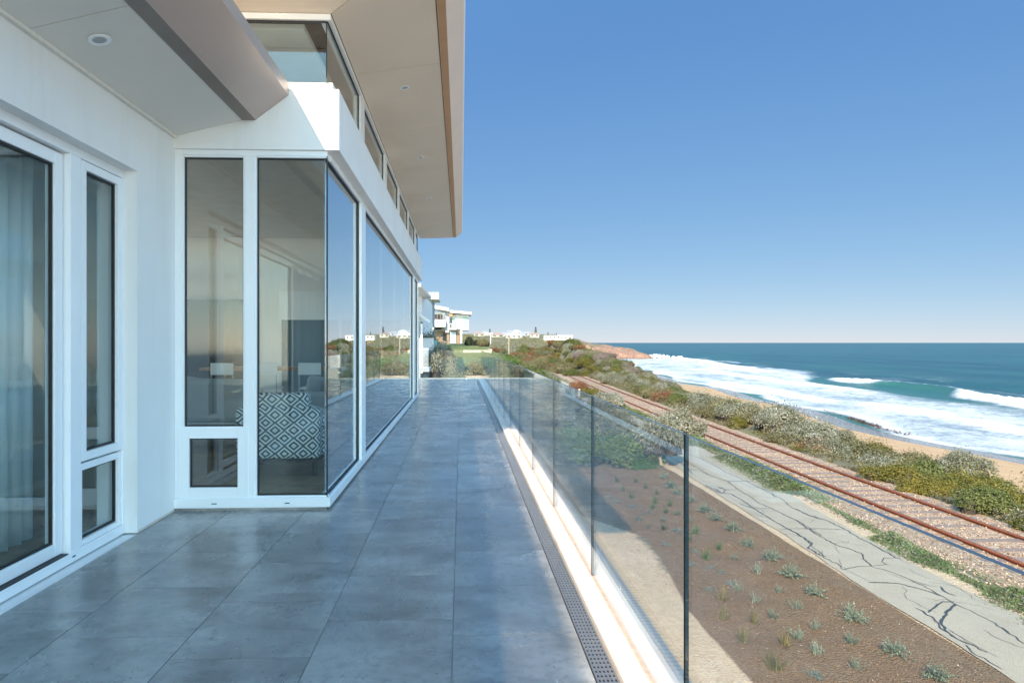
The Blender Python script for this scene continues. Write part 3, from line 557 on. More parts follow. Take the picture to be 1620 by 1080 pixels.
# silver mounds beyond the rails
for i, (x, y, R, k) in enumerate([(17.6, 46, 1.8, 'silver'), (17.9, 42, 1.9, 'dull'), (17.0, 39, 1.6, 'silver'), (18.3, 37, 2.0, 'dull'), (17.2, 34.5, 1.7, 'silver'), (18.7, 33.5, 1.9, 'silver'), (17.1, 31.5, 1.5, 'silver'), (18.6, 30, 1.7, 'dull'), (17.0, 28.8, 1.4, 'silver'), (18.2, 27, 1.5, 'silver')]):
    shrub(k, x, y, R, 1.05, '%s shrub in the large silvery mound beyond the rails' % DESC[k], 'silvery mound of shrubs beyond the rails')
for i, (x, y, R) in enumerate([(17.3, 23.4, 1.5), (18.8, 22.5, 1.6), (17.0, 21.3, 1.3), (18.2, 20.2, 1.7), (19.6, 20.0, 1.5), (17.0, 19, 1.3), (18.6, 18, 1.7), (17.2, 16.8, 1.3), (19.8, 17.2, 1.5), (18.5, 15.6, 1.6), (16.9, 14.7, 1.1), (20.0, 14.6, 1.5), (18.2, 13, 1.6), (19.8, 24.6, 1.5), (15.6, 22.6, 1.1), (15.5, 20.6, 1.0), (15.4, 18.4, 1.1), (15.4, 16.3, 1.0), (15.3, 14.2, 1.0)]):
    shrub('olive' if i % 4 else 'green', x, y, R, 1.2 if x > 16.5 else .95, ('yellow-green' if i % 4 else 'darker green') + ' shrub of the thicket right of the track, nearest the camera', 'yellow-green thicket right of the track')
# dune cover by zones
ZL = [((8, 26), 'on the near dune beside the rusty track'), ((26, 60), 'on the dune half way along the track'), ((60, 100), 'on the steep dune flank where the track disappears'), ((100, 260), 'on the high dune crest before the town')]
def zlabel(y):
    for (a, b), s_ in ZL:
        if a <= y < b: return s_
    return ZL[-1][1]
cnt = 0
placed = []
def scatter(n, yr_, xf, Rf, kinds, wts, where, zs=(.8, 1.2), mind=.75):
    k = 0; tries = 0
    while k < n and tries < n * 40:
        tries += 1; y = prr.uniform(*yr_); x = xf(y); R = Rf(y)
        if any((x - a) ** 2 + (y - b) ** 2 < (mind * (R + c_) * .62) ** 2 for a, b, c_ in placed): continue
        kind = prr.choices(kinds, wts)[0]; placed.append((x, y, R)); w_ = where(y) if callable(where) else where
        shrub(kind, x, y, R, prr.uniform(*zs), '%s shrub %s' % (DESC[kind], w_), '%s shrubs %s' % (DESC[kind], w_), sink=.12 * R); k += 1
KD = ['silver', 'green', 'olive', 'dull', 'rust', 'mauve']
scatter(40, (9, 34), lambda y: float(XR(y)) + prr.uniform(2.7, 10.0), lambda y: prr.uniform(.6, 1.0), KD, [1.5, 2, 4, 4, .3, 2], zlabel, (.6, .95), .6)
scatter(52, (28, 60), lambda y: float(XR(y)) + prr.uniform(3.0, 11), lambda y: prr.uniform(.8, 1.5), KD, [3, 4, 1.5, 4, 1, 1.2], zlabel)
scatter(115, (55, 100), lambda y: float(XR(y)) + prr.uniform(2.7, 13), lambda y: prr.uniform(.9, 1.6), KD, [4, 4, 2, 4, 1.4, 1.4], zlabel)
scatter(95, (92, 210), lambda y: float(XR(y)) + prr.uniform(-6, 12), lambda y: prr.uniform(1.3, 2.5), KD, [3, 4, 3, 4, 2, 1.5], zlabel)
scatter(34, (45, 105), lambda y: float(np.interp(y, [45, 105], [6.2, 5.5])) + prr.uniform(0, float(np.interp(y, [45, 105], [1.5, 7]))), lambda y: prr.uniform(1., 2.0), ['silver', 'green', 'olive', 'dull', 'rust', 'lush'], [4, 4, 1, 4, 1, 1], 'between the lawn and the far path', mind=.7)
scatter(16, (29, 46), lambda y: prr.uniform(3.4, 7.4), lambda y: prr.uniform(.8, 1.3), ['silver', 'green', 'dull', 'lush'], [3, 4, 3, 1], 'in the garden behind the mulch bed')
# ground cover
def groundcover(name, P, size, mats, seed, hgt, label, wts):
    r = np.random.default_rng(seed); n = len(P); P = P.copy(); P[:, 2] += r.random(n) * hgt; N = r.normal(size=(n, 3)) * .8; N[:, 2] += .5
    V, Fq = quads(P, N, size, r, .1, .35); mi = r.choice(len(mats), n, p=wts); tag(link(name, npmesh(name, V, Fq, mats, mi)), label, 'ground cover', kind='stuff')
r = np.random.default_rng(77)
n = 230000; yy = r.uniform(0, 1, n) ** 1.3 * 60 + 4; c0 = np.interp(yy, *zip(*PR)) + .60 + .28 * (fbm(yy * .8, yy * 0, 3, 33) - .45) * 2; thick = fbm(yy * .45, yy * 0, 3, 35); wid = .16 + .85 * sm(.28, .52, thick); xx = c0 + r.normal(size=n) * wid * .5
hh = .40 * np.exp(-((xx - c0) / (wid * .62)) ** 2) * (.55 + .6 * vnoise(xx * 3, yy * 3, 4)) * sm(.25, .5, thick)
keep = r.random(n) < (.15 + sm(.28, .42, thick)); P = np.stack([xx, yy, terr(xx, yy) + hh * r.uniform(.1, 1, n)], 1)[keep]
groundcover('verge_plants', P, .042, [F['lush'], F['dull'], F['silver']], 3, .02, 'low leafy green and silver verge plants along the asphalt path', [.45, .3, .25])
n = 260000; yy = 8 + r.uniform(0, 1, n) ** 1.5 * 120; xx = XR(yy) + r.uniform(2.35, 12, n); dz = fbm(xx / 1.1, yy / 1.1, 3, 44); keep = dz > .34; P = np.stack([xx, yy, terr(xx, yy)], 1)[keep]
P[:, 2] += (dz[keep] - .34) * 1.7 * r.random(keep.sum())
groundcover('dune_cover', P, .06, [F['dull'], F['mauve'], F['olive'], F['silver']], 4, .05, 'low mixed heath covering the dune between the shrubs', [.4, .2, .25, .15])
n = 60000; yy = 24.5 + r.uniform(0, 1, n) ** 1.2 * 85; xx = 2.2 + r.random(n) * 7.5; lim = XR(yy) - 4.9; keep = (xx < lim) & ((yy < 44) | (xx > 5)); P = np.stack([xx, yy, terr(xx, yy)], 1)[keep]; P[:, 2] += r.random(len(P)) * .22
groundcover('garden_cover', P, .06, [F['dull'], F['lush'], F['silver']], 5, .03, 'mixed low plants filling the garden behind the mulch bed', [.5, .25, .25])
n = 16000; yy = 10 + r.uniform(0, 1, n) ** 1.2 * 70; xx = XR(yy) + np.where(r.random(n) < .5, -1.9 + r.normal(size=n) * .2, 2.9 + r.normal(size=n) * .25); keep = fbm(xx * 1.1, yy * .8, 3, 55) > .50; P = np.stack([xx, yy, terr(xx, yy)], 1)[keep]
groundcover('track_weeds', P, .035, [F['lush'], F['dull']], 6, .1, 'scattered green weeds growing along the edges of the ballast', [.5, .5])
n = 110000; yy = 140 + r.uniform(0, 1, n) ** 1.2 * 620; xx = r.uniform(-30, 1, n) + r.random(n) * 150; lim = XS(yy) - 26; dn = fbm(xx / 7, yy / 11, 4, 66); keep = (xx < lim) & (dn > .46); P = np.stack([xx, yy, terr(xx, yy)], 1)[keep]; hgt_ = (dn[keep] - .46) * 8
P[:, 2] += hgt_ * r.random(len(P)) ** .6; groundcover('distant_scrub', P, .30, [F['dull'], F['green'], F['mauve'], F['olive']], 8, .3, 'far-off scrub covering the rise between the dune and the town', [.4, .25, .2, .15])
n = 26000; yy = r.uniform(6, 23, n); xx = r.uniform(3.9, 7.7, n); P = np.stack([xx, yy, terr(xx, yy) + .004], 1); V, Fq = quads(P, np.tile([0, 0, 1.], (n, 1)), .014, r, .6, .5)
t = NT('mulch_chip'); q_r = t.n('NewGeometry').outputs['Random Per Island']; t.set(Base_Color=t.ramp(q_r, [(0, (.06, .03, .02)), (.6, (.22, .12, .075)), (.9, (.34, .21, .14)), (1, (.55, .46, .38))]), Roughness=.95)
tag(link('mulch_chips', npmesh('mulch_chips', V, Fq, [t.m])), 'loose brown bark chips and crumbs strewn over the planting bed', 'mulch', kind='stuff')
# strappy plants
def blades(name, seed, n, L, wd, mat, spread=.8, droop=.3, branch=0):
    r = np.random.default_rng(seed); V = []; Fq = []
    for i in range(n):
        a = r.uniform(0, 6.28); tl = r.uniform(.1, 1) * spread; l = L * r.uniform(.5, 1.1); base = np.array([r.normal() * L * .12, r.normal() * L * .12, 0]); d0 = np.array([math.cos(a) * tl, math.sin(a) * tl, 1.]); d0 /= np.linalg.norm(d0); sd = np.array([-math.sin(a), math.cos(a), 0]) * wd; b = len(V); K = 4
        for j in range(K + 1):
            f = j / K; pt = base + d0 * l * f + np.array([0, 0, -droop * l * f * f * tl]); ww = sd * (1 - f * .85); V += [pt - ww, pt + ww]
            if branch and j > 0:
                for q in range(branch):
                    pass
        for j in range(K): Fq.append((b + 2 * j, b + 2 * j + 1, b + 2 * j + 3, b + 2 * j + 2))
        if branch:
            for q in range(branch):
                f = r.uniform(.15, 1); c_ = base + d0 * l * f + np.array([0, 0, -droop * l * f * f * tl]); dd = r.normal(size=3); dd[2] = abs(dd[2]); dd /= np.linalg.norm(dd); e = np.cross(dd, [0, 0, 1.]); e /= (np.linalg.norm(e) + 1e-6); q_ = len(V); s_ = L * .11 * r.uniform(.6, 1.2)
                V += [c_, c_ + dd * s_ * .5 + e * s_ * .2, c_ + dd * s_, c_ + dd * s_ * .5 - e * s_ * .2]; Fq.append((q_, q_ + 1, q_ + 2, q_ + 3))
    return npmesh(name, np.array(V), Fq, [mat])
PM = {'silver': [blades('seedling_leaves', 200 + i, 46, .30, .006, F['sage'], 1.5, .35, 26) for i in range(3)], 'green': [blades('seedling_leaves', 210 + i, 20, .22, .006, F['lush'], .9, .2, 14) for i in range(2)],
      'dark': [blades('seedling_leaves', 220 + i, 18, .22, .005, F['green'], .9, .2, 16) for i in range(2)], 'blue': [blades('seedling_leaves', 230 + i, 22, .17, .009, F['bluegrey'], 2.0, .6, 20) for i in range(3)],
      'grey': [blades('seedling_leaves', 240 + i, 22, .19, .005, F['sage'], 1.0, .1, 20) for i in range(3)], 'tuft': [blades('seedling_leaves', 250 + i, 60, .26, .006, F['tuft'], .9, .5, 0) for i in range(2)]}
SEED = {
 'silver': ('tall silvery seedling with long loose shoots', [(6.81,21.45),(6.69,20.28),(6.65,19.35),(6.64,18.33),(6.59,17.24),(6.59,16.32),(6.62,15.48),(6.51,14.36),(6.51,13.32),(6.53,12.36),(6.44,11.42),(6.54,10.44),(6.42,9.29),(6.55,8.54)]),
 'dark': ('small dark green seedling', [(5.09,20.9),(5.73,20.94),(5.81,20.13),(5.04,19.85),(5.95,19.37),(4.99,18.74),(4.97,15.64)]),
 'blue': ('low blue-grey leafy seedling', [(4.33,18.96),(4.47,18.29),(4.75,17.71),(4.82,16.97),(5.04,17.12),(4.58,16.49),(4.62,15.79),(5.26,15.5),(4.64,14.4),(5.15,13.98),(4.72,13.12),(5.1,12.97),(5.19,12.71),(5.12,12.09),(4.59,11.75),(4.88,8.71)]),
 'green': ('small bright green seedling', [(5.32,17.69),(5.53,17.23),(5.59,18.3),(5.84,17.86),(5.66,15.33),(5.26,14.71),(5.74,14.11),(5.21,13.47)]),
 'grey': ('small pale grey seedling', [(5.19,16.42),(5.78,16.98),(5.85,16.29),(5.78,13.39),(5.87,12.56),(5.15,11.79),(5.21,11.22),(5.85,11.62),(5.2,10.53),(5.79,10.85),(5.23,9.8),(5.71,10.16),(5.24,9.29),(5.96,9.59),(5.58,8.88)]),
 'tuft': ('yellow-green grassy tuft', [(4.66,11.24),(4.36,10.52),(4.81,10.39),(4.34,9.76),(4.9,9.56),(4.4,8.88)])}
ORD = ['nearest', 'second nearest', 'third nearest', 'fourth nearest', 'fifth nearest', 'sixth nearest', 'seventh nearest', 'eighth nearest', 'ninth nearest', 'tenth nearest', 'eleventh nearest', 'twelfth nearest', 'thirteenth nearest', 'fourteenth nearest', 'fifteenth nearest', 'farthest']
for kind, (lb, pts) in SEED.items():
    pts = sorted(pts, key=lambda q: q[1])
    for i, (x, y) in enumerate(pts):
        o = link('seedling' if kind != 'tuft' else 'grass_tuft', prr.choice(PM[kind])); o.location = (x, y, tz(x, y) - .01); s_ = prr.uniform(.85, 1.25) * (1.12 if kind == 'silver' else 1.1); o.scale = (s_,) * 3; o.rotation_euler = (0, 0, prr.uniform(0, 6.28))
        tag(o, '%s of the %ss on the mulch bed' % (ORD[i], lb), 'plant', '%ss planted in the mulch bed' % lb)
for (x, y, h, lb) in ((6.45, 40.5, 1.4, 'purple-leaved flax clump in the garden, nearer the path'), (4.3, 38.5, 1.3, 'purple-leaved flax clump in the garden, nearer the terrace')):
    o = link('flax_plant', blades('flax_leaves', 300, 70, 1., .03, F['flax'], .9, .5)); o.location = (x, y, tz(x, y)); o.scale = (h,) * 3; tag(o, lb, 'plant')
# small tree by the path
def tree(name, loc, H, R, kind, label, trunk_r=.09, crown_z=.55, lean=(0, 0), n=5200):
    t_ = root(name, loc, False); tag(t_, label, 'tree'); mb = MB(); z0 = H * crown_z
    mb.tube((0, 0, -.15), (lean[0] * .5, lean[1] * .5, z0 * .55), trunk_r, trunk_r * .8); mb.tube((lean[0] * .5, lean[1] * .5, z0 * .53), (lean[0], lean[1], z0 + .2 * R), trunk_r * .8, trunk_r * .5)
    for i in range(6):
        a = i * 1.05 + .3; mb.tube((lean[0] * .6, lean[1] * .6, z0 * .62), (lean[0] + math.cos(a) * R * .6, lean[1] + math.sin(a) * R * .6, z0 + R * .3), trunk_r * .45, trunk_r * .15)
    mb.build('trunk', M['bark'], t_); o = link('crown', prr.choice(SH[kind]), t_); o.location = (lean[0], lean[1], z0 - .1 * R); o.scale = (R, R, (H - z0) / .95); return t_
tree('small_tree', (7.55, 23.9, -3.3), 2.25, 1.05, 'silver', 'small grey-leaved tree with bare pale trunk where mulch bed meets path', .07, .24, (-.12, .1))
# norfolk pines
def pine(x, y, H, label, z):
    t_ = root('norfolk_pine', (x, y, z), False); tag(t_, label, 'tree'); mb = MB(); mb.tube((0, 0, 0), (0, 0, H), H * .018, H * .004); mb.build('trunk', M['bark_and_core'], t_)
    r = np.random.default_rng(int(x * 10) % 999); P = []
    for k in range(13):
        z = H * (.2 + .78 * k / 13); L = H * .20 * (1 - .72 * k / 13)
        for b in range(7):
            a = b * .9 + k * .4; L2 = L * r.uniform(.7, 1.1)
            for q in range(16): f = r.uniform(.1, 1); P.append((math.cos(a) * L2 * f + r.normal() * .1, math.sin(a) * L2 * f + r.normal() * .1, z + .16 * L2 * f * f + r.normal() * H * .006))
    P = np.array(P); V, Fq = quads(P, r.normal(size=P.shape), H * .022, r, .3); link('crown', npmesh('crown', V, Fq, [F['dark']]), t_)
PINES = [(847.5, 600, 10.5, 'tallest norfolk pine on the skyline above the dune crest'), (775, 620, 9, 'norfolk pine at the left of the town skyline'), (867, 600, 5.5, 'small norfolk pine left of the low palm behind the long white building'), (880, 590, 4.5, 'short bushy pine behind the long white building')]
# posts
for i, (x, y, h, lb) in enumerate(((7.35, 49.6, 1.15, 'leftmost'), (7.75, 48.0, 1.05, 'middle'), (8.2, 46.8, 1.25, 'rightmost'))):
    mb = MB(); x += .45; z = tz(x, y); mb.tube((x, y, z - .1), (x, y, z + h), .10, .09, 10); tag(mb.build('timber_post', M['post']), '%s of three short weathered timber posts beside the far path' % lb, 'post', 'three timber posts by the far path')
# ================================================================= HOUSE
house = root('beach_house', (-4, 8, 0)); tag(house, 'white rendered modern beach house with bronze-edged roofs and full-height glazing', 'house')
WX = -2.30; BY = 5.27; FX = -1.06; HX = -.985
def wall(name, fn, mat='render', bevel=0):
    mb = MB(); fn(mb); return mb.build(name, M[mat], house, bevel)
# left wing wall with opening  (Y -0.9 .. 4.67, z 0..2.57)
wall('wall', lambda m: (m.box(WX - .28, WX, 4.67, BY + .02, 0, 3.2), m.box(WX - .28, WX, -1.0, 4.67, 2.57, 3.2), m.box(WX - .28, WX, -7, -1.0, 0, 3.2)))
wall('skirting_bead', lambda m: m.box(WX, WX + .006, 4.68, BY - .03, .0, .018), 'ledge')
# header band over corner glazing
def hd(m):
    m.slab([(WX - .1, BY - .02, 2.905), (HX, BY - .02, 2.905), (HX, 16.4, 2.905), (HX - .30, 16.4, 2.905), (HX - .30, BY + .28, 2.905), (WX - .1, BY + .28, 2.905)], .495)
wall('parapet', hd, bevel=.006)
wall('parapet_cap', lambda m: (m.box(-4.5, HX - .06, BY + .03, BY + .2, 3.403, 3.47)), 'frame', .004)
wall('end_wall', lambda m: (m.box(-8, -1.10, 16.22, 16.45, -3.25, 4.0),), 'render')
wall('inner_wall', lambda m: (m.box(-8.2, WX - .28, BY, BY + .14, 0, 4.0), m.box(-8.2, -8, BY + .14, 16.2, 0, 1.0), m.box(-8.2, -8, BY + .14, 16.2, 2.9, 3.35), m.box(-8.2, -8, -7, BY, 0, 3.0), m.box(-8.0, WX - .28, -7.0, -6.9, 0, 3.0)), 'paint')
wall('interior_floor', lambda m: (m.box(-8, FX - .05, BY + .06, 16.2, .0, .05), m.box(-8, WX - .2, -6.9, BY, 0, .05)), 'timber')
wall('ceiling', lambda m: (m.box(-8, HX - .32, BY + .15, 16.2, 3.95, 4.0), m.box(-8, WX - .28, -6.9, BY, 2.72, 2.76)), 'paint')
wall('base', lambda m: (m.box(-8.3, FX - .02, BY + .01, 16.3, -3.3, -.05),), 'render')
# windows ----------------------------------------------------------
def win_x(name, X, y0, y1, z0, z1, fw=.06, depth=.07, pane='pane', gask=True, parent=None, inset=.03, fb=None, ft=None):
    """window in a plane facing +X, front of frame at X"""
    fb = fb or fw; ft = ft or fw; m = MB()
    m.box(X - depth, X, y0, y0 + fw, z0, z1); m.box(X - depth, X, y1 - fw, y1, z0, z1); m.box(X - depth, X - .001, y0 + fw, y1 - fw, z0, z0 + fb); m.box(X - depth, X - .001, y0 + fw, y1 - fw, z1 - ft, z1)
    w_ = m.build(name, M['frame'], parent or house, .003)
    g_ = MB(); xi = X - inset
    for (a, b, c_, e) in ((y0 + fw, y0 + fw + .012, z0 + fb, z1 - ft), (y1 - fw - .012, y1 - fw, z0 + fb, z1 - ft), (y0 + fw + .012, y1 - fw - .012, z0 + fb, z0 + fb + .012), (y0 + fw + .012, y1 - fw - .012, z1 - ft - .012, z1 - ft)): g_.box(xi - .012, xi + .006, a, b, c_, e)
    g_.build('gasket', M['gasket'], w_)
    p_ = MB(); p_.box(xi - .014, xi - .008, y0 + fw, y1 - fw, z0 + fb, z1 - ft); p_.build('pane', M[pane], w_); return w_
def win_y(name, Y, x0, x1, z0, z1, fw=.06, depth=.07, pane='pane', inset=.03, sides=(1, 1, 1, 1)):
    m = MB(); L, R_, B_, T_ = [fw * q for q in sides]
    if L: m.box(x0, x0 + L, Y, Y + depth, z0, z1)
    if R_: m.box(x1 - R_, x1, Y, Y + depth, z0, z1)
    if B_: m.box(x0 + L, x1 - R_, Y + .001, Y + depth, z0, z0 + B_)
    if T_: m.box(x0 + L, x1 - R_, Y + .001, Y + depth, z1 - T_, z1)
    w_ = m.build(name, M['frame'], house, .003); g_ = MB(); yi = Y + inset; X0, X1, Z0, Z1 = x0 + L, x1 - R_, z0 + B_, z1 - T_
    g_.box(X0, X0 + .010, yi - .006, yi + .01, Z0, Z1); g_.box(X1 - .010, X1, yi - .006, yi + .01, Z0, Z1); g_.box(X0 + .01, X1 - .01, yi - .006, yi + .01, Z0, Z0 + .01); g_.box(X0 + .01, X1 - .01, yi - .006, yi + .01, Z1 - .01, Z1); g_.build('gasket', M['gasket'], w_)
    p_ = MB(); p_.box(X0, X1, yi + .008, yi + .014, Z0, Z1); p_.build('pane', M[pane], w_); return w_
RX = WX - .09
# left wing: sliding door, casement, lower light
dr = win_x('sliding_door', RX - .04, 1.2, 4.03, .07, 2.50, .075, .06, 'pane', inset=.02); dr2 = win_x('sliding_door', RX - .11, -.95, 1.3, .07, 2.50, .075, .05, 'pane', inset=.02)
m = MB(); m.box(RX - .18, RX, -1.0, 4.67, .0, .062); m.box(RX - .18, RX - .001, -1.0, 4.67, 2.512, 2.57); m.box(RX - .12, RX + .0, 4.04, 4.15, .062, 2.512); m.box(RX - .09, RX - .001, 4.655, 4.67, .062, 2.512); m.build('door_frame', M['frame'], house, .003)
m = MB(); m.box(RX - .06, RX + .0, 1.0, 4.02, .0621, .068); m.build('door_track', M['gasket'], house)
for y in (1.6, 2.6, 3.35, 4.06): m = MB(); m.box(RX + .0005, RX + .003, y, y + .03, .03, .038); m.build('drain_slot', M['gasket'], house)
win_x('casement_window', RX - .002, 4.16, 4.65, .60, 2.508, .055, .06, 'pane'); win_x('fixed_window', RX - .012, 4.155, 4.653, .064, .585, .03, .06, 'pane', fb=.035, ft=.045)
m = MB(); m.box(WX - .09, WX - .085 + .005, -1, 4.67, -.0, .0005); 
# corner bay, front plane Y=BY
m = MB(); m.box(WX, WX + .055, BY, BY + .09, .10, 2.905); m.box(WX + .055, -1.085, BY + .001, BY + .09, 2.86, 2.905); m.box(WX, FX, BY - .02, BY + .09, .022, .10); m.box(-1.745, -1.665, BY - .004, BY + .085, .10, 2.86); m.build('window_frame', M['frame'], house, .004)
win_y('fixed_window', BY + .004, WX + .055, -1.745, .66, 2.86, .014, .07, 'pane', .03); win_y('awning_window', BY - .008, WX + .03, -1.715, .10, .665, .085, .07, 'pane', .03)
win_y('fixed_window', BY + .004, -1.665, -1.088, .10, 2.86, .012, .07, 'pane', .03, (1, 0, 1, 1))
m = MB(); m.box(WX, -1.085, BY - .005, BY + .05, -.0, .021); m.box(-1.085, FX - .03, BY - .004, 16.2, 0, .021); m.build('plinth_tile', M['tile'], house)
for x in (-2.0, -1.42): m = MB(); m.box(x, x + .04, BY - .0225, BY - .0205, .055, .062); m.build('drain_slot', M['gasket'], house)
m = MB(); m.box(-1.089, -1.083, BY + .002, BY + .008, .10, 2.86); m.build('corner_joint', M['gasket'], house)
# facade X plane
m = MB(); m.box(-1.16, FX, BY + .092, 16.2, .022, .10); m.box(-1.16, FX - .012, BY + .1, 16.2, 2.845, 2.903)
for (a, b) in ((6.93, 7.22), (14.55, 14.85), (15.95, 16.18)): m.box(-1.16, FX - .001, a, b, .10, 2.845)
m.build('window_frame', M['frame'], house, .004)
def pane_x(name, X, y0, y1, z0, z1):
    m = MB(); m.box(X - .006, X, y0, y1, z0, z1); w_ = m.build(name, M['mirrorpane'], house); return w_
pane_x('glass_pane', -1.105, BY + .012, 6.93, .10, 2.845)
js = [7.22, 9.05, 10.88, 12.71, 14.55]
for a, b in zip(js, js[1:]): pane_x('glass_pane', -1.105, a + (.004 if a > 7.3 else 0), b - (.004 if b < 14 else 0), .10, 2.845)
pane_x('glass_pane', -1.105, 14.85, 15.95, .10, 2.845)
m = MB()
for a, b in ((BY + .012, 6.93), (7.22, 14.55), (14.85, 15.95)):
    m.box(-1.104, -1.09, a, b, .10, .112); m.box(-1.104, -1.09, a, b, 2.832, 2.845); m.box(-1.104, -1.09, b - .014, b, .112, 2.832)
    if a > 6: m.box(-1.104, -1.09, a, a + .012, .112, 2.832)
m.build('gasket', M['gasket'], house)
# clerestory
CX = -1.085; sx0_ = -1.05
m = MB(); m.box(CX - .06, sx0_ - .004, BY + .0, 16.2, 3.965, 4.011); m.box(-5.5, sx0_ - .005, BY - .012, BY + .05, 3.962, 4.0105); m.box(CX - .06, CX + .01, BY + .2, 16.2, 3.402, 3.43)
for c_ in (7.02, 9.15, 11.1, 13.1, 15.05): m.box(CX - .055, CX + .02, c_ - .15, c_ + .15, 3.43, 3.965)
m.build('clerestory_frame', M['frame'], house, .003)
cl = [BY + .02, 6.87, 7.17, 9.0, 9.3, 10.95, 11.25, 12.95, 13.25, 14.9, 15.2, 16.1]
for i in range(0, 12, 2): m = MB(); m.box(CX - .012, CX - .006, cl[i], cl[i + 1], 3.43, 3.965); p_ = m.build('clerestory_window', M['pane'], house); m = MB(); m.box(CX - .006, CX + .004, cl[i], cl[i + 1], 3.953, 3.965); m.box(CX - .006, CX + .004, cl[i + 1] - .012, cl[i + 1], 3.43, 3.953); m.build('gasket', M['gasket'], p_)
m = MB(); m.box(-5.5, CX - .008, BY + .02, BY + .026, 3.47, 3.962); p_ = m.build('clerestory_window', M['pane'], house); m = MB(); m.box(-5.5, CX - .012, BY + .012, BY + .02, 3.95, 3.962); m.box(CX - .012, CX - .004, BY + .012, BY + .02, 3.47, 3.962); m.build('gasket', M['gasket'], p_)
# lower roof ---------------------------------------------------------
y0, y1 = -7.0, BY - .022
rf = MB(); rf.prismY([(-8.4, 3.2), (WX - .02, 3.2), (WX - .02, 3.03), (-1.74, 3.165), (-1.66, 3.172), (-1.42, 3.365), (-1.42, 3.42), (-8.4, 3.46)], y0, y1); roof = rf.build('roof', M['bronzedark'], house)
sof = MB(); jy = [-7.0, -5.6, -3.78, -1.96, -.14, 1.68, 3.49, y1]
for a, b in zip(jy, jy[1:]): sof.slab([(WX + .03, a + .003, 3.008), (-1.762, a + .003, 3.140), (-1.762, b - .003, 3.140), (WX + .03, b - .003, 3.008)], .012)
sof.build('soffit', M['soffit'], roof)
m = MB(); m.prismY([(WX + .001, 2.985), (WX + .028, 2.985), (WX + .028, 3.03), (WX + .001, 3.03)], y0, y1); m.build('cornice_strip', M['soffit'], roof)
m = MB(); m.prismY([(-1.757, 3.137), (-1.65, 3.140), (-1.65, 3.16), (-1.757, 3.16)], y0, y1); m.build('soffit_edge', M['bronzedark'], roof)
m = MB(); m.prismY([(-1.65, 3.142), (-1.39, 3.342), (-1.42, 3.36), (-1.68, 3.165)], y0, y1); m.prismY([(-1.39, 3.342), (-1.383, 3.43), (-1.42, 3.43), (-1.42, 3.36)], y0, y1); m.build('fascia', M['bronze'], roof)
def downlight(x, y, z, tilt, R_=.047):
    m = MB(); K = 24; ring = []
    ri, ro = R_ * .62, R_
    def P(a, r_, dz):
        X_ = r_ * math.cos(a); return (x + X_, y + r_ * math.sin(a), z + tilt * X_ + dz)
    for i in range(K):
        a, b = 2 * math.pi * i / K, 2 * math.pi * (i + 1) / K
        m.face([P(a, ri, -.004), P(b, ri, -.004), P(b, ro, -.006), P(a, ro, -.006)]); m.face([P(a, ro, -.006), P(b, ro, -.006), P(b, ro, .002), P(a, ro, .002)])
        m.face([P(a, ri * .7, .012 - .014), P(b, ri * .7, -.002), P(b, ri, -.004), P(a, ri, -.004)], 1); m.face([P(a, ri * .7, -.0025), P(b, ri * .7, -.0025), P(b, 0.001, -.0055), P(a, .001, -.0055)], 2)
    return m.build('downlight', [M['frame'], M['steel'], M['fabric']], roof)
for y in (3.72, 1.1, -1.5): downlight(-2.04, y, 3.0625, .248, .058)
# upper roof ----------------------------------------------------------
sx0, sx1, sz0, sz1 = -1.05, -.21, 4.015, 4.14; fy = 4.43; ye0, ye1 = 16.6, 17.2
up = MB(); up.slab([(-8.6, fy + .02, 4.19), (sx1 + .02, fy + .02, 4.19), (sx1 + .02, ye1 - .05, 4.19), (-8.6, ye1 - .05, 4.19)], .16)
up.slab([(sx0 - .12, BY + .05, 4.013), (sx0 - .02, BY + .05, 4.013), (sx0 - .02, 16.4, 4.013), (sx0 - .12, 16.4, 4.013)], .18); up.slab([(-8.2, BY + .0, 4.013), (sx0 - .12, BY + .0, 4.013), (sx0 - .12, BY + .1, 4.013), (-8.2, BY + .1, 4.013)], .18)
uroof = up.build('roof', M['gasket'], house)
sof = MB(); jj = [6.45, 8.30, 10.07, 11.8, 13.55, 15.2]
def q_(a0, a1, b1, b0, g_=.003): sof.slab([(sx0, a0 + g_, sz0), (sx1, a1 + g_, sz1), (sx1, b1 - g_, sz1), (sx0, b0 - g_, sz0)], .012)
q_(BY, fy, jj[0], jj[0])
for a, b in zip(jj, jj[1:]): q_(a, a, b, b)
q_(jj[-1], jj[-1], ye1, ye0)
xs_ = [sx0, -2.9, -4.8, -6.7, -8.6]; sof.slab([(sx0 - .006, BY, sz0), (xs_[1] + .003, BY, sz0), (xs_[1] + .003, fy, sz1), (sx1 - .006, fy, sz1)], .012)
for a, b in zip(xs_[1:], xs_[2:]): sof.slab([(a - .003, BY, sz0), (b + .003, BY, sz0), (b + .003, fy, sz1), (a - .003, fy, sz1)], .012)
sof.build('soffit', M['soffit2'], uroof)
m = MB(); P1 = [(sx1 + .008, 4.137), (-.125, 4.150), (-.125, 4.17), (sx1 + .008, 4.165)]; m.prismY(P1, fy - .09, 17.2, 0, None, [17.2, 17.22, 17.22, 17.2]); m.build('fascia_lip', M['copper'], uroof)
for a, b in ((fy - .1, 13.0), (13.004, 17.22)):
    m = MB(); m.prismY([(-.125, 4.15), (.025, 4.285), (.04, 4.37), (-.02, 4.37), (-.05, 4.30), (-.16, 4.20)], a, b); m.build('fascia', M['pinkfascia'], uroof)
m = MB(); m.prismY([(-8.6, 4.14), (sx1 - .0, 4.14), (-.125, 4.16), (.02, 4.285), (.02, 4.37), (-8.6, 4.37)], fy - .1, fy - .03); m.build('fascia', M['pinkfascia'], uroof)
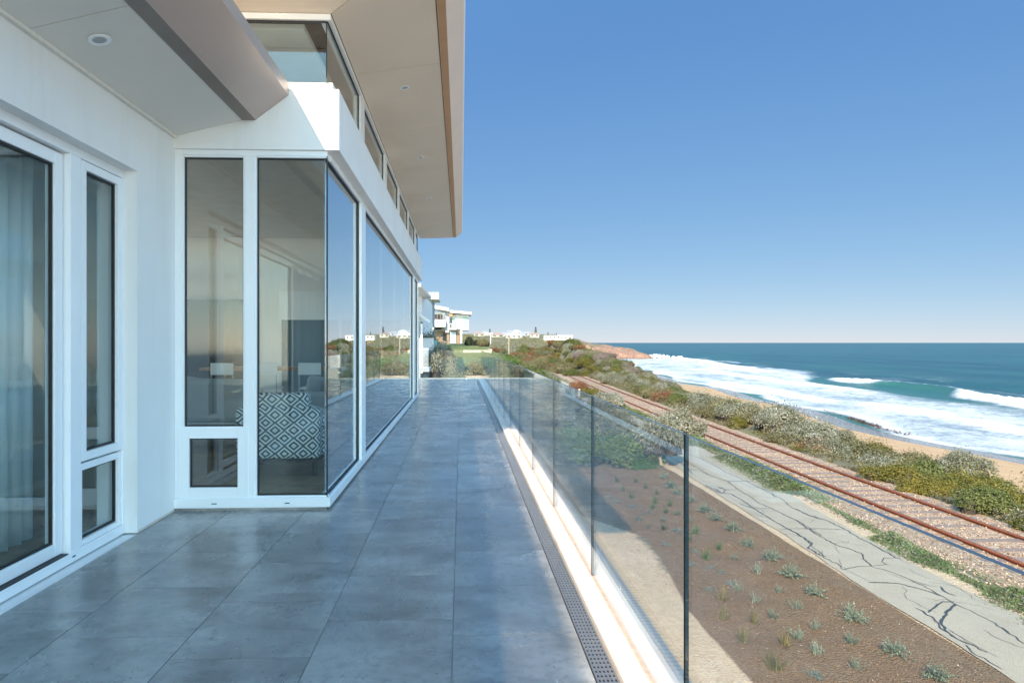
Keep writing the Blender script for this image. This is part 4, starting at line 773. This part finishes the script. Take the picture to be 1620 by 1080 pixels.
m = MB(); m.slab([(-8.6, fy - .02, 4.37), (.0, fy - .02, 4.37), (.0, 17.1, 4.37), (-8.6, 17.1, 4.37)], .02); m.build('roof_sheet', M['tinroof'], uroof)
roof = uroof
for y in (6.93, 9.53, 12.25, 14.95): downlight(-.60, y, sz0 + .149 * .45, .149, .05)
# ---------------------------------------------------------------- terrace
xe = .54; mb = MB(); mb.box(-2.6, .90, -6, 24.0, -3.25, -.012); o = mb.build('terrace_base', M['render']); tag(o, kind='structure')
mb = MB(); mb.box(-2.29, xe, -6, 23.9, -.0115, -.004); mb.box(-6, -2.29, 16.5, 23.9, -.0115, -.004); tag(mb.build('terrace_grout', M['grout']), kind='structure')
mb = MB(); cols = [(-.035, xe - .004, .58), (-.645, -.04, .155), (-1.245, -.65, .40), (-1.845, -1.25, .02), (-2.288, -1.85, .31)] + [(-2.95 - .6 * i, -2.355 - .6 * i, .2 * i) for i in range(0, 4)]
for (a, b, off) in cols:
    y = -6 + off
    while y < 23.88:
        ya, yb = max(y, -6) + .0015, min(y + .5985, 23.89)
        if a < -2.3: ya = max(ya, 16.5)
        if yb - ya > .03: mb.box(a, b, ya, yb, -.010, 0.0)
        y += .6
tag(mb.build('terrace_floor', M['tile']), kind='structure')
# drain
dn = root('floor_drain', (.59, 8, 0)); tag(dn, 'long slotted steel floor drain between the tiles and the stone ledge', 'drain')
mb = MB(); mb.box(.543, .637, -6, 23.89, -.0115, -.009); mb.build('channel', M['gasket'], dn)
k = 0
for y in np.arange(-2, 23.9, 1.5):
    mb = MB(); ya, yb = y + .003, min(y + 1.497, 23.88)
    for x in (.545, .5615, .578, .5945, .611, .6275): mb.box(x, x + .0075, ya, yb, -.006, -.001)
    for q in np.arange(ya, yb, .036): mb.box(.545, .635, q, q + .012, -.0062, -.0012)
    mb.build('grate', M['steel'], dn)
# balustrade
bal = root('glass_balustrade', (.78, 10, 0)); tag(bal, 'frameless glass balustrade on a pale stone ledge along the terrace edge', 'balustrade')
m = MB(); m.box(.640, .742, -6, 23.9, -.0115, .022); m.box(.768, .838, -6, 23.9, -.0115, .020); m.build('ledge', M['ledge'], bal, .004)
m = MB(); m.box(.743, .767, -6, 23.9, -.0115, .018); m.build('mortar_joint', simple('pink_mortar', (.62, .40, .28), .9, var=.2, nscale=20), bal)
m = MB(); m.box(.839, .915, -6, 24.0, -.16, .004); m.build('capping', M['cap'], bal)
RZ = 1.045
yk = [2.13 + 1.537 * k for k in range(-5, 15)]
for a in yk:
    b = a + 1.537
    if b > 23.85: b = 23.86
    if b - a < .3: continue
    m = MB(); m.box(.749, .761, a + .008, b - .008, .0, RZ, 0, 2, 1); m.build('glass_panel', [M['panel'], M['edge'], M['topedge']], bal)
xb = [.742, -.7, -2.1, -3.5, -5]
for a, b in zip(xb, xb[1:]): m = MB(); m.box(b + .005, a - .005, 23.87, 23.882, .0, RZ, 0, 2, 0); m.build('glass_panel', [M['panel'], M['edge'], M['topedge']], bal)
m = MB(); m.box(-5.9, .64, 23.9, 24.0, -.16, .03); m.build('end_capping', M['cap'], bal)
# ---------------------------------------------------------------- interior things
ch = root('armchair', (-1.78, 6.65, .05), False); tag(ch, 'armchair in black and white diamond fabric seen from behind through the corner window', 'armchair')
m = MB(); m.prismY([(-.40, .17), (.40, .17), (.41, .66), (.30, .68), (-.30, .68), (-.41, .66)], -.34, -.16); m.build('backrest', M['diamond'], ch, .04)
m = MB(); m.prismY([(-.30, .60), (.30, .60), (.29, .81), (-.29, .81)], -.30, -.13); m.build('headrest', M['diamond'], ch, .05)
for sx_ in (-1, 1): m = MB(); m.box(min(sx_ * .42, sx_ * .29), max(sx_ * .42, sx_ * .29), -.15, .40, .17, .60); m.build('armrest', M['diamond'], ch, .04)
m = MB(); m.box(-.28, .28, -.15, .38, .2, .44); m.build('seat', M['diamond'], ch, .04); m = MB(); m.box(-.38, .38, -.32, .36, .135, .168); m.build('seat_frame', M['darkwood'], ch)
for lx in (-.35, .35):
    for ly in (-.29, .33): m = MB(); m.slab([(lx - .02, ly - .02, 0), (lx + .02, ly - .02, 0), (lx + .02, ly + .02, 0), (lx - .02, ly + .02, 0)], .14); m.build('leg', M['darkwood'], ch)
def sofa(x, y, rz, label, wd=2.0):
    s_ = root('sofa', (x, y, .05), False); s_.rotation_euler.z = rz; tag(s_, label, 'sofa')
    m = MB(); m.box(-wd / 2, wd / 2, -.45, .45, .12, .34); m.build('base', M['fabric'], s_, .03); m = MB(); m.box(-wd / 2 + .16, wd / 2 - .16, -.45, -.22, .34, .86); m.build('backrest', M['fabric'], s_, .06)
    for q in (-1, 1): m = MB(); m.box(min(q * wd / 2, q * (wd / 2 - .15)), max(q * wd / 2, q * (wd / 2 - .15)), -.44, .44, .34, .64); m.build('armrest', M['fabric'], s_, .05)
    for q in (0, 1): m = MB(); m.box(-wd / 2 + .17 + q * (wd / 2 - .17), q * (wd / 2 - .17), -.2, .44, .345, .50); m.build('seat_cushion', M['fabric'], s_, .05)
    return s_
sofa(-3.55, 8.3, 0, 'long grey sofa behind the armchair with its back to the window', 2.3); sofa(-1.75, 9.6, RAD(90), 'grey sofa along the glass facade, end-on to the camera', 1.9)
for (x, y, z, mt, lb) in ((-3.2, 7.98, .72, 'fabric', 'pale cushion leaning on the long grey sofa'), (-1.62, 8.95, .66, 'cushion', 'dark cushion on the sofa arm nearest the armchair'), (-1.95, 9.2, .66, 'fabric', 'light cushion beside the dark one')):
    m = MB(); m.box(-.24, .24, -.07, .07, -.2, .2); o = m.build('cushion', M[mt], None, .06); o.location = (x, y, z); o.rotation_euler = (RAD(-15), .2, .3); tag(o, lb, 'cushion')
tb = root('dining_table', (-3.1, 13.0, .05), False); tag(tb, 'long timber dining table in the middle of the living room', 'table'); m = MB(); m.box(-1.9, 1.6, -.5, .5, .76, .81); m.build('tabletop', M['wood'], tb, .006)
for lx in (-1.75, 1.45):
    for ly in (-.42, .42): m = MB(); m.box(lx - .04, lx + .04, ly - .04, ly + .04, 0, .76); m.build('leg', M['darkwood'], tb)
def dchair():
    c_ = root('dining_chair', (0, 0, 0), False); m = MB(); m.box(-.21, .21, -.21, .21, .43, .46); m.build('seat', M['frame'], c_, .01); m = MB(); m.box(-.21, .21, -.22, -.20, .70, .92); m.build('backrest', M['frame'], c_, .01)
    for a in (-1, 1):
        for b in (-1, 1): m = MB(); m.tube((a * .19, b * .19, .43), (a * .22, b * .22, 0), .012); m.build('leg', M['steel'], c_)
        m = MB(); m.tube((a * .19, -.21, .44), (a * .19, -.21, .90), .01); m.build('back_post', M['steel'], c_)
    return c_
dc = dchair()
for i, (x, lb) in enumerate(((-4.4, 'leftmost'), (-3.6, 'second from left'), (-2.8, 'third from left'), (-2.0, 'rightmost'))):
    if i == 0: o = dc
    else:
        o = dc.copy(); COL.objects.link(o)
        for c_ in dc.children: e = c_.copy(); COL.objects.link(e); e.parent = o
    o.location = (x, 12.25, .05); tag(o, '%s white dining chair at the timber table' % lb, 'chair', 'white dining chairs at the table')
def curtain(x0, y0, y1, z1, amp, per, label, axis_='y', zb=.06):
    n = int((y1 - y0) / .02); V = []
    for i in range(n + 1):
        y = y0 + (y1 - y0) * i / n; w_ = amp * math.sin(y * 6.28 / per) + amp * .4 * math.sin(y * 6.28 / per * 1.7 + 1)
        for z in (zb, z1):
            V.append((x0 + w_, y, z) if axis_ == 'y' else (y, x0 + w_, z))
    Fq = [(2 * i, 2 * i + 1, 2 * i + 3, 2 * i + 2) for i in range(n)]; me = npmesh('curtain', V, Fq, [M['curtain']], smooth=True); o = link('curtain', me); tag(o, label, 'curtain'); md = o.modifiers.new('s', 'SOLIDIFY'); md.thickness = .002
curtain(-2.53, -.9, 3.15, 2.6, .035, .17, 'sheer white curtain drawn behind the left sliding door'); curtain(-2.9, 3.2, 4.0, 2.6, .03, .12, 'bunched curtain end behind the right edge of the sliding door'); curtain(-2.85, 4.05, 4.42, 2.6, .03, .12, 'narrow curtain behind the tall casement window')
m = MB(); m.box(-6.9, -5.2, 16.05, 16.2, .1, 2.4); tag(m.build('glazed_door', M['darkglass']), 'dark glass door at the far left end of the living room', 'door')
m = MB(); m.box(-4.4, -1.5, 16.0, 16.19, .08, 2.3, 0); o = m.build('end_window', simple('dim_glass', (.13, .18, .20), .2)); tag(o, 'wide dark window in the end wall of the living room', 'window'); m = MB(); m.box(-4.45, -1.45, 15.94, 15.99, 1.9, 2.6); m.box(-3.0, -2.93, 15.95, 15.99, .08, 1.9); m.build('blind', M['frame'], o)
# ---------------------------------------------------------------- neighbours
def bx(par, name, mat, x0, x1, y0, y1, z0, z1): m = MB(); m.box(x0, x1, y0, y1, z0, z1); return m.build(name, M[mat], par)
# helper: pixel columns -> x at depth
def px(x, Y): a = (x - 770) / 1018.; c_, s_ = .9992, .03997; return Y * (a * c_ + s_) / (c_ - a * s_)
def pz_(y, Y, x=690): a = (x - 770) / 1018.; return 1.355 + (541 - y) / 1018. * Y / (.9992 - a * .03997)
def hb(par, name, mat, xa, xb_, ya, yb, Y, dep): return bx(par, name, mat, px(xa, Y), px(xb_, Y), Y, Y + dep, pz_(yb, Y), pz_(ya, Y))
n1 = root('neighbour_house', (-3, 34, -1)); tag(n1, 'white neighbouring house just beyond the terrace with awning and railings', 'house')
bx(n1, 'wall', 'render', -5, px(667, 32), 32, 44, -2.5, pz_(461, 32)); hb(n1, 'wall', 'greypaint', 640, 665, 508, 600, 29.5, 2)
m = MB(); a, b = px(661, 28), px(673, 28); m.slab([(a - 3, 26.5, pz_(466, 28)), (b - .1, 26.5, pz_(458, 28)), (b, 34, pz_(458, 28)), (a - 3, 34, pz_(466, 28))], .13); m.build('roof', M['whiteroof'], n1)
m = MB(); a, b = px(652, 31), px(682, 31); m.slab([(a, 30, pz_(492, 31)), (b, 30, pz_(512, 31)), (b, 31.9, pz_(512, 31)), (a, 31.9, pz_(490, 31))], .12); m.build('awning', M['whiteroof'], n1)
hb(n1, 'post', 'render', 665.5, 668.5, 512, 590, 29.3, .12); 
bw = root('boundary_wall', (-1.7, 30, -2)); tag(bw, 'pinkish white garden wall left of the silver bush', 'wall'); hb(bw, 'wall', 'render', 668, 686, 536, 600, 31, .25); hb(bw, 'glass_infill', 'tealglass', 686.5, 692, 538, 560, 31, .1); hb(bw, 'coping', 'whiteroof', 667.5, 686.5, 534.5, 536, 30.97, .3)
m = MB(); a, b = px(683, 28), px(693, 28); m.slab([(a - .1, 26, -3), (a + .05, 26, -3), (b + .05, 31, -3), (b - .1, 31, -3)], 1.6); m.build('wall', M['greypaint'], bw)
rl = root('balcony_railing', (-1.8, 27, -1)); tag(rl, 'small white vertical-bar railing at the left beyond the terrace end', 'railing')
for q in range(9): x = 664 + q * 1.6; hb(rl, 'bar', 'frame', x, x + .45, 552, 583, 27, .03)
hb(rl, 'top_rail', 'frame', 663, 678, 551, 552.6, 26.98, .07); hb(rl, 'floor_slab', 'greypaint', 655, 679, 583, 588, 26.6, 2.0)
n2 = root('tower_house', (-5, 76, 0)); tag(n2, 'tall white house with a boxy cantilevered top storey and grey windows', 'house')
Y = 75
hb(n2, 'wall', 'greypaint', 650, 683, 472, 560, Y + 1, 9); hb(n2, 'upper_storey', 'render', 668, 694, 462.5, 473, Y, 7); hb(n2, 'wall', 'render', 655, 669.5, 463, 520, Y - 1, 6)
hb(n2, 'window', 'tealglass', 671.5, 679.5, 474, 478.5, Y + .9, .2); hb(n2, 'band', 'render', 670, 680.5, 478.8, 483.4, Y + .8, .3); hb(n2, 'window', 'cap', 671.5, 679, 484.5, 504, Y + .9, .2)
hb(n2, 'lower_storey', 'render', 668, 684, 512, 548, Y - 1.5, 2); hb(n2, 'canopy', 'whiteroof', 668, 686, 518, 521, Y - 2.8, 1.5)
n3 = root('balcony_house', (-5, 98, 1)); tag(n3, 'white house with a deep balcony, louvred window and brown lower walls', 'house'); Y = 97
m = MB(); a, b = px(681, Y), px(710.5, Y); m.slab([(a, Y - 1.5, pz_(487, Y)), (b, Y - 1.5, pz_(492.5, Y)), (b, Y + 8, pz_(492.5, Y)), (a, Y + 8, pz_(487, Y))], .45); m.build('roof', M['whiteroof'], n3)
hb(n3, 'wall', 'render', 680, 704.5, 494, 524, Y + 1.5, 7); hb(n3, 'window', 'darkglass', 685, 699, 497, 505, Y + 1.3, .2)
for q in range(4): hb(n3, 'louvre', 'brownwall', 685, 699, 497.6 + q * 2, 498.4 + q * 2, Y + 1.15, .1)
hb(n3, 'balcony', 'render', 679, 704.5, 506, 516.8, Y - 1, 2.4); hb(n3, 'balcony_rail', 'steel', 681, 704, 496.5, 497, Y - .9, .05)
for q in range(5): hb(n3, 'rail_post', 'steel', 681.5 + q * 5, 682 + q * 5, 497, 506, Y - .9, .05)
hb(n3, 'column', 'greypaint', 704.5, 710.5, 496, 526, Y - .2, 1.2); hb(n3, 'window', 'darkglass', 685, 699, 518.3, 521.5, Y + .8, .6); hb(n3, 'lower_wall', 'brownwall', 684, 711, 523, 541, Y + 1.2, 6); hb(n3, 'door', 'darkglass', 700.5, 706.5, 525.5, 538, Y + 1.0, .15); hb(n3, 'column', 'brownwall', 706.8, 711, 524, 544, Y + .2, .9)
n4 = root('far_house', (0, 116, 1)); tag(n4, 'farthest white house with flat overhanging roof, pale blue door and upper windows', 'house'); Y = 115
m = MB(); a, b = px(710, Y), px(746, Y); m.slab([(a, Y - 1, pz_(494.5, Y)), (b, Y - 1, pz_(497.6, Y)), (b, Y + 9, pz_(497.6, Y)), (a, Y + 9, pz_(494.5, Y))], .42); m.build('roof', M['whiteroof'], n4)
hb(n4, 'chimney', 'orange', 710.7, 716, 493.8, 500, Y - .6, 1.4); hb(n4, 'wall', 'render', 712, 741.5, 497.5, 520, Y + .5, 8); hb(n4, 'window', 'darkglass', 712, 715, 502.5, 519, Y + .35, .14); hb(n4, 'window', 'tealglass', 715.5, 720.5, 502.5, 519, Y + .35, .14)
hb(n4, 'balcony_rail', 'frame', 711.5, 721.5, 511.5, 512.3, Y - .3, .1); hb(n4, 'balcony_floor', 'render', 710.5, 722, 519, 521, Y - .5, 2)
for q in range(4): hb(n4, 'rail_post', 'frame', 711.5 + q * 3.1, 712 + q * 3.1, 512.3, 519, Y - .3, .08)
hb(n4, 'window', 'tealglass', 732.3, 739, 501.2, 510.8, Y + .35, .14); hb(n4, 'window', 'tealglass', 732.3, 739, 512.2, 517.5, Y + .35, .14); hb(n4, 'bay_base', 'greypaint', 731, 741.5, 519.2, 522.5, Y + .4, 7)
hb(n4, 'column', 'render', 728.5, 731, 519, 543, Y - .6, .4); hb(n4, 'door', 'bluedoor', 711.8, 721, 525, 543, Y + .8, .15); hb(n4, 'lower_wall', 'brownwall', 710, 728, 522, 543.5, Y + 1.0, 7)
# paving strip and retaining wall on lawn
mb = MB(); mb.box(.2, 3.4, 70, 77, .2, tz(1.5, 82) + .02); tag(mb.build('lawn_path', M['stone']), kind='structure')
mb = MB(); mb.box(.2, 3.0, 63, 63.6, -.3, tz(1.5, 63) + .24); tag(mb.build('retaining_wall', M['stone']), 'low pale retaining wall across the lawn beyond the terrace', 'wall')
# town
for xp, Y, H_, lb in PINES: pine(px(xp, Y), Y, H_, lb, pz_(534, Y, xp))
def cottage(name, x, y, wd, dp, h, roofm, wallm, label, pitch=.22, ctag='house', z=None):
    r_ = root(name, (x, y, z), False); tag(r_, label, ctag, 'houses on the skyline'); m = MB(); m.box(-wd / 2, wd / 2, -dp / 2, dp / 2, -3, h); m.build('wall', M[wallm], r_)
    if pitch: m = MB(); m.v = [(-wd / 2 - .4, -dp / 2 - .4, h), (wd / 2 + .4, -dp / 2 - .4, h), (wd / 2 + .4, dp / 2 + .4, h), (-wd / 2 - .4, dp / 2 + .4, h), (-wd / 4, 0, h + dp * pitch), (wd / 4, 0, h + dp * pitch)]; m.f = [(0, 1, 5, 4), (1, 2, 5), (2, 3, 4, 5), (3, 0, 4), (3, 2, 1, 0)]; m.mi = [0] * 5; m.build('roof', M[roofm], r_)
    else: m = MB(); m.box(-wd / 2 - .5, wd / 2 + .5, -dp / 2 - .5, dp / 2 + .5, h, h + .45); m.build('roof', M[roofm], r_)
    k = max(2, int(wd / 3.2))
    for i in range(k): m = MB(); a = -wd / 2 + (i + .25) * wd / k; m.box(a, a + wd / k * .5, -dp / 2 - .06, -dp / 2 - .01, h * .35, h * .8); m.build('window', M['darkglass'], r_)
for (xp, yb, Y, wd, h, rm, wm_, lb) in [(758, 532, 560, 11, 2.6, 'redroof', 'townwall', 'red-roofed cottage at the left end of the skyline'), (768, 531, 600, 9, 3, 'tinroof', 'townwall', 'grey-roofed house below the leftmost pine'), (787, 533.5, 480, 11, 2.2, 'redroof', 'townwall', 'pinkish low house right of the street lamp'), (800, 533, 520, 13, 2.4, 'tinroof', 'townwall', 'grey hip-roofed house left of the tall pine'), (817, 529.5, 640, 10, 3.2, 'whiteroof', 'render', 'white-roofed house highest on the skyline'), (806, 530, 660, 9, 3.6, 'tinroof', 'greypaint', 'dark grey house between red and white roofs'), (832, 531, 620, 13, 2.6, 'tinroof', 'townwall', 'wide grey-roofed house just left of the tall pine'), (812, 534.5, 430, 12, 2.0, 'whiteroof', 'townwall', 'small pale-roofed house nearest on the slope'), (823, 535, 450, 11, 2.0, 'tinroof', 'townwall', 'low grey-roofed house in front of the tall pine'), (845, 533, 600, 10, 3, 'redroof', 'townwall', 'brownish-roofed house just right of the tall pine'), (775, 533, 620, 9, 3, 'whiteroof', 'townwall', 'white house left of the street lamp')]:
    X_ = px(xp, Y); cottage('cottage', X_, Y, wd * .85, 8, h * .85, rm, wm_, lb, z=pz_(yb, Y, xp))
cottage('long_building', px(873, 552), 552, 13.5, 8, 2.8, 'whiteroof', 'render', 'left wing of the long white flat-roofed building on the hill', 0, 'building', z=pz_(536.5, 552, 873)); cottage('long_building', px(894, 548), 548, 11, 8, 3.0, 'whiteroof', 'frame', 'right wing of the long white flat-roofed building above the cliffs', 0, 'building', z=pz_(537, 548, 894))
lp = root('street_lamp', (5.3, 115, .5), False); tag(lp, 'white street lamp with a horizontal arm right of the far house', 'lamp'); m = MB(); m.tube((0, 0, -1), (0, 0, 2.4), .09, .07); m.build('pole', M['frame'], lp); m = MB(); m.tube((-.1, 0, 2.35), (-1.4, 0, 2.45), .06); m.build('arm', M['frame'], lp); m = MB(); m.box(-1.7, -1.1, -.1, .1, 2.42, 2.52); m.build('lamp_head', M['cap'], lp)
m = MB(); z = tz(8, 110); m.tube((8.2, 110, z), (8.2, 110, z + 3.0), .1, .08); tag(m.build('telegraph_pole', M['post']), 'plain timber pole standing in the scrub right of the lamp', 'pole')
for o in list(S.objects):
    if 'wrld' in o: del o['wrld']
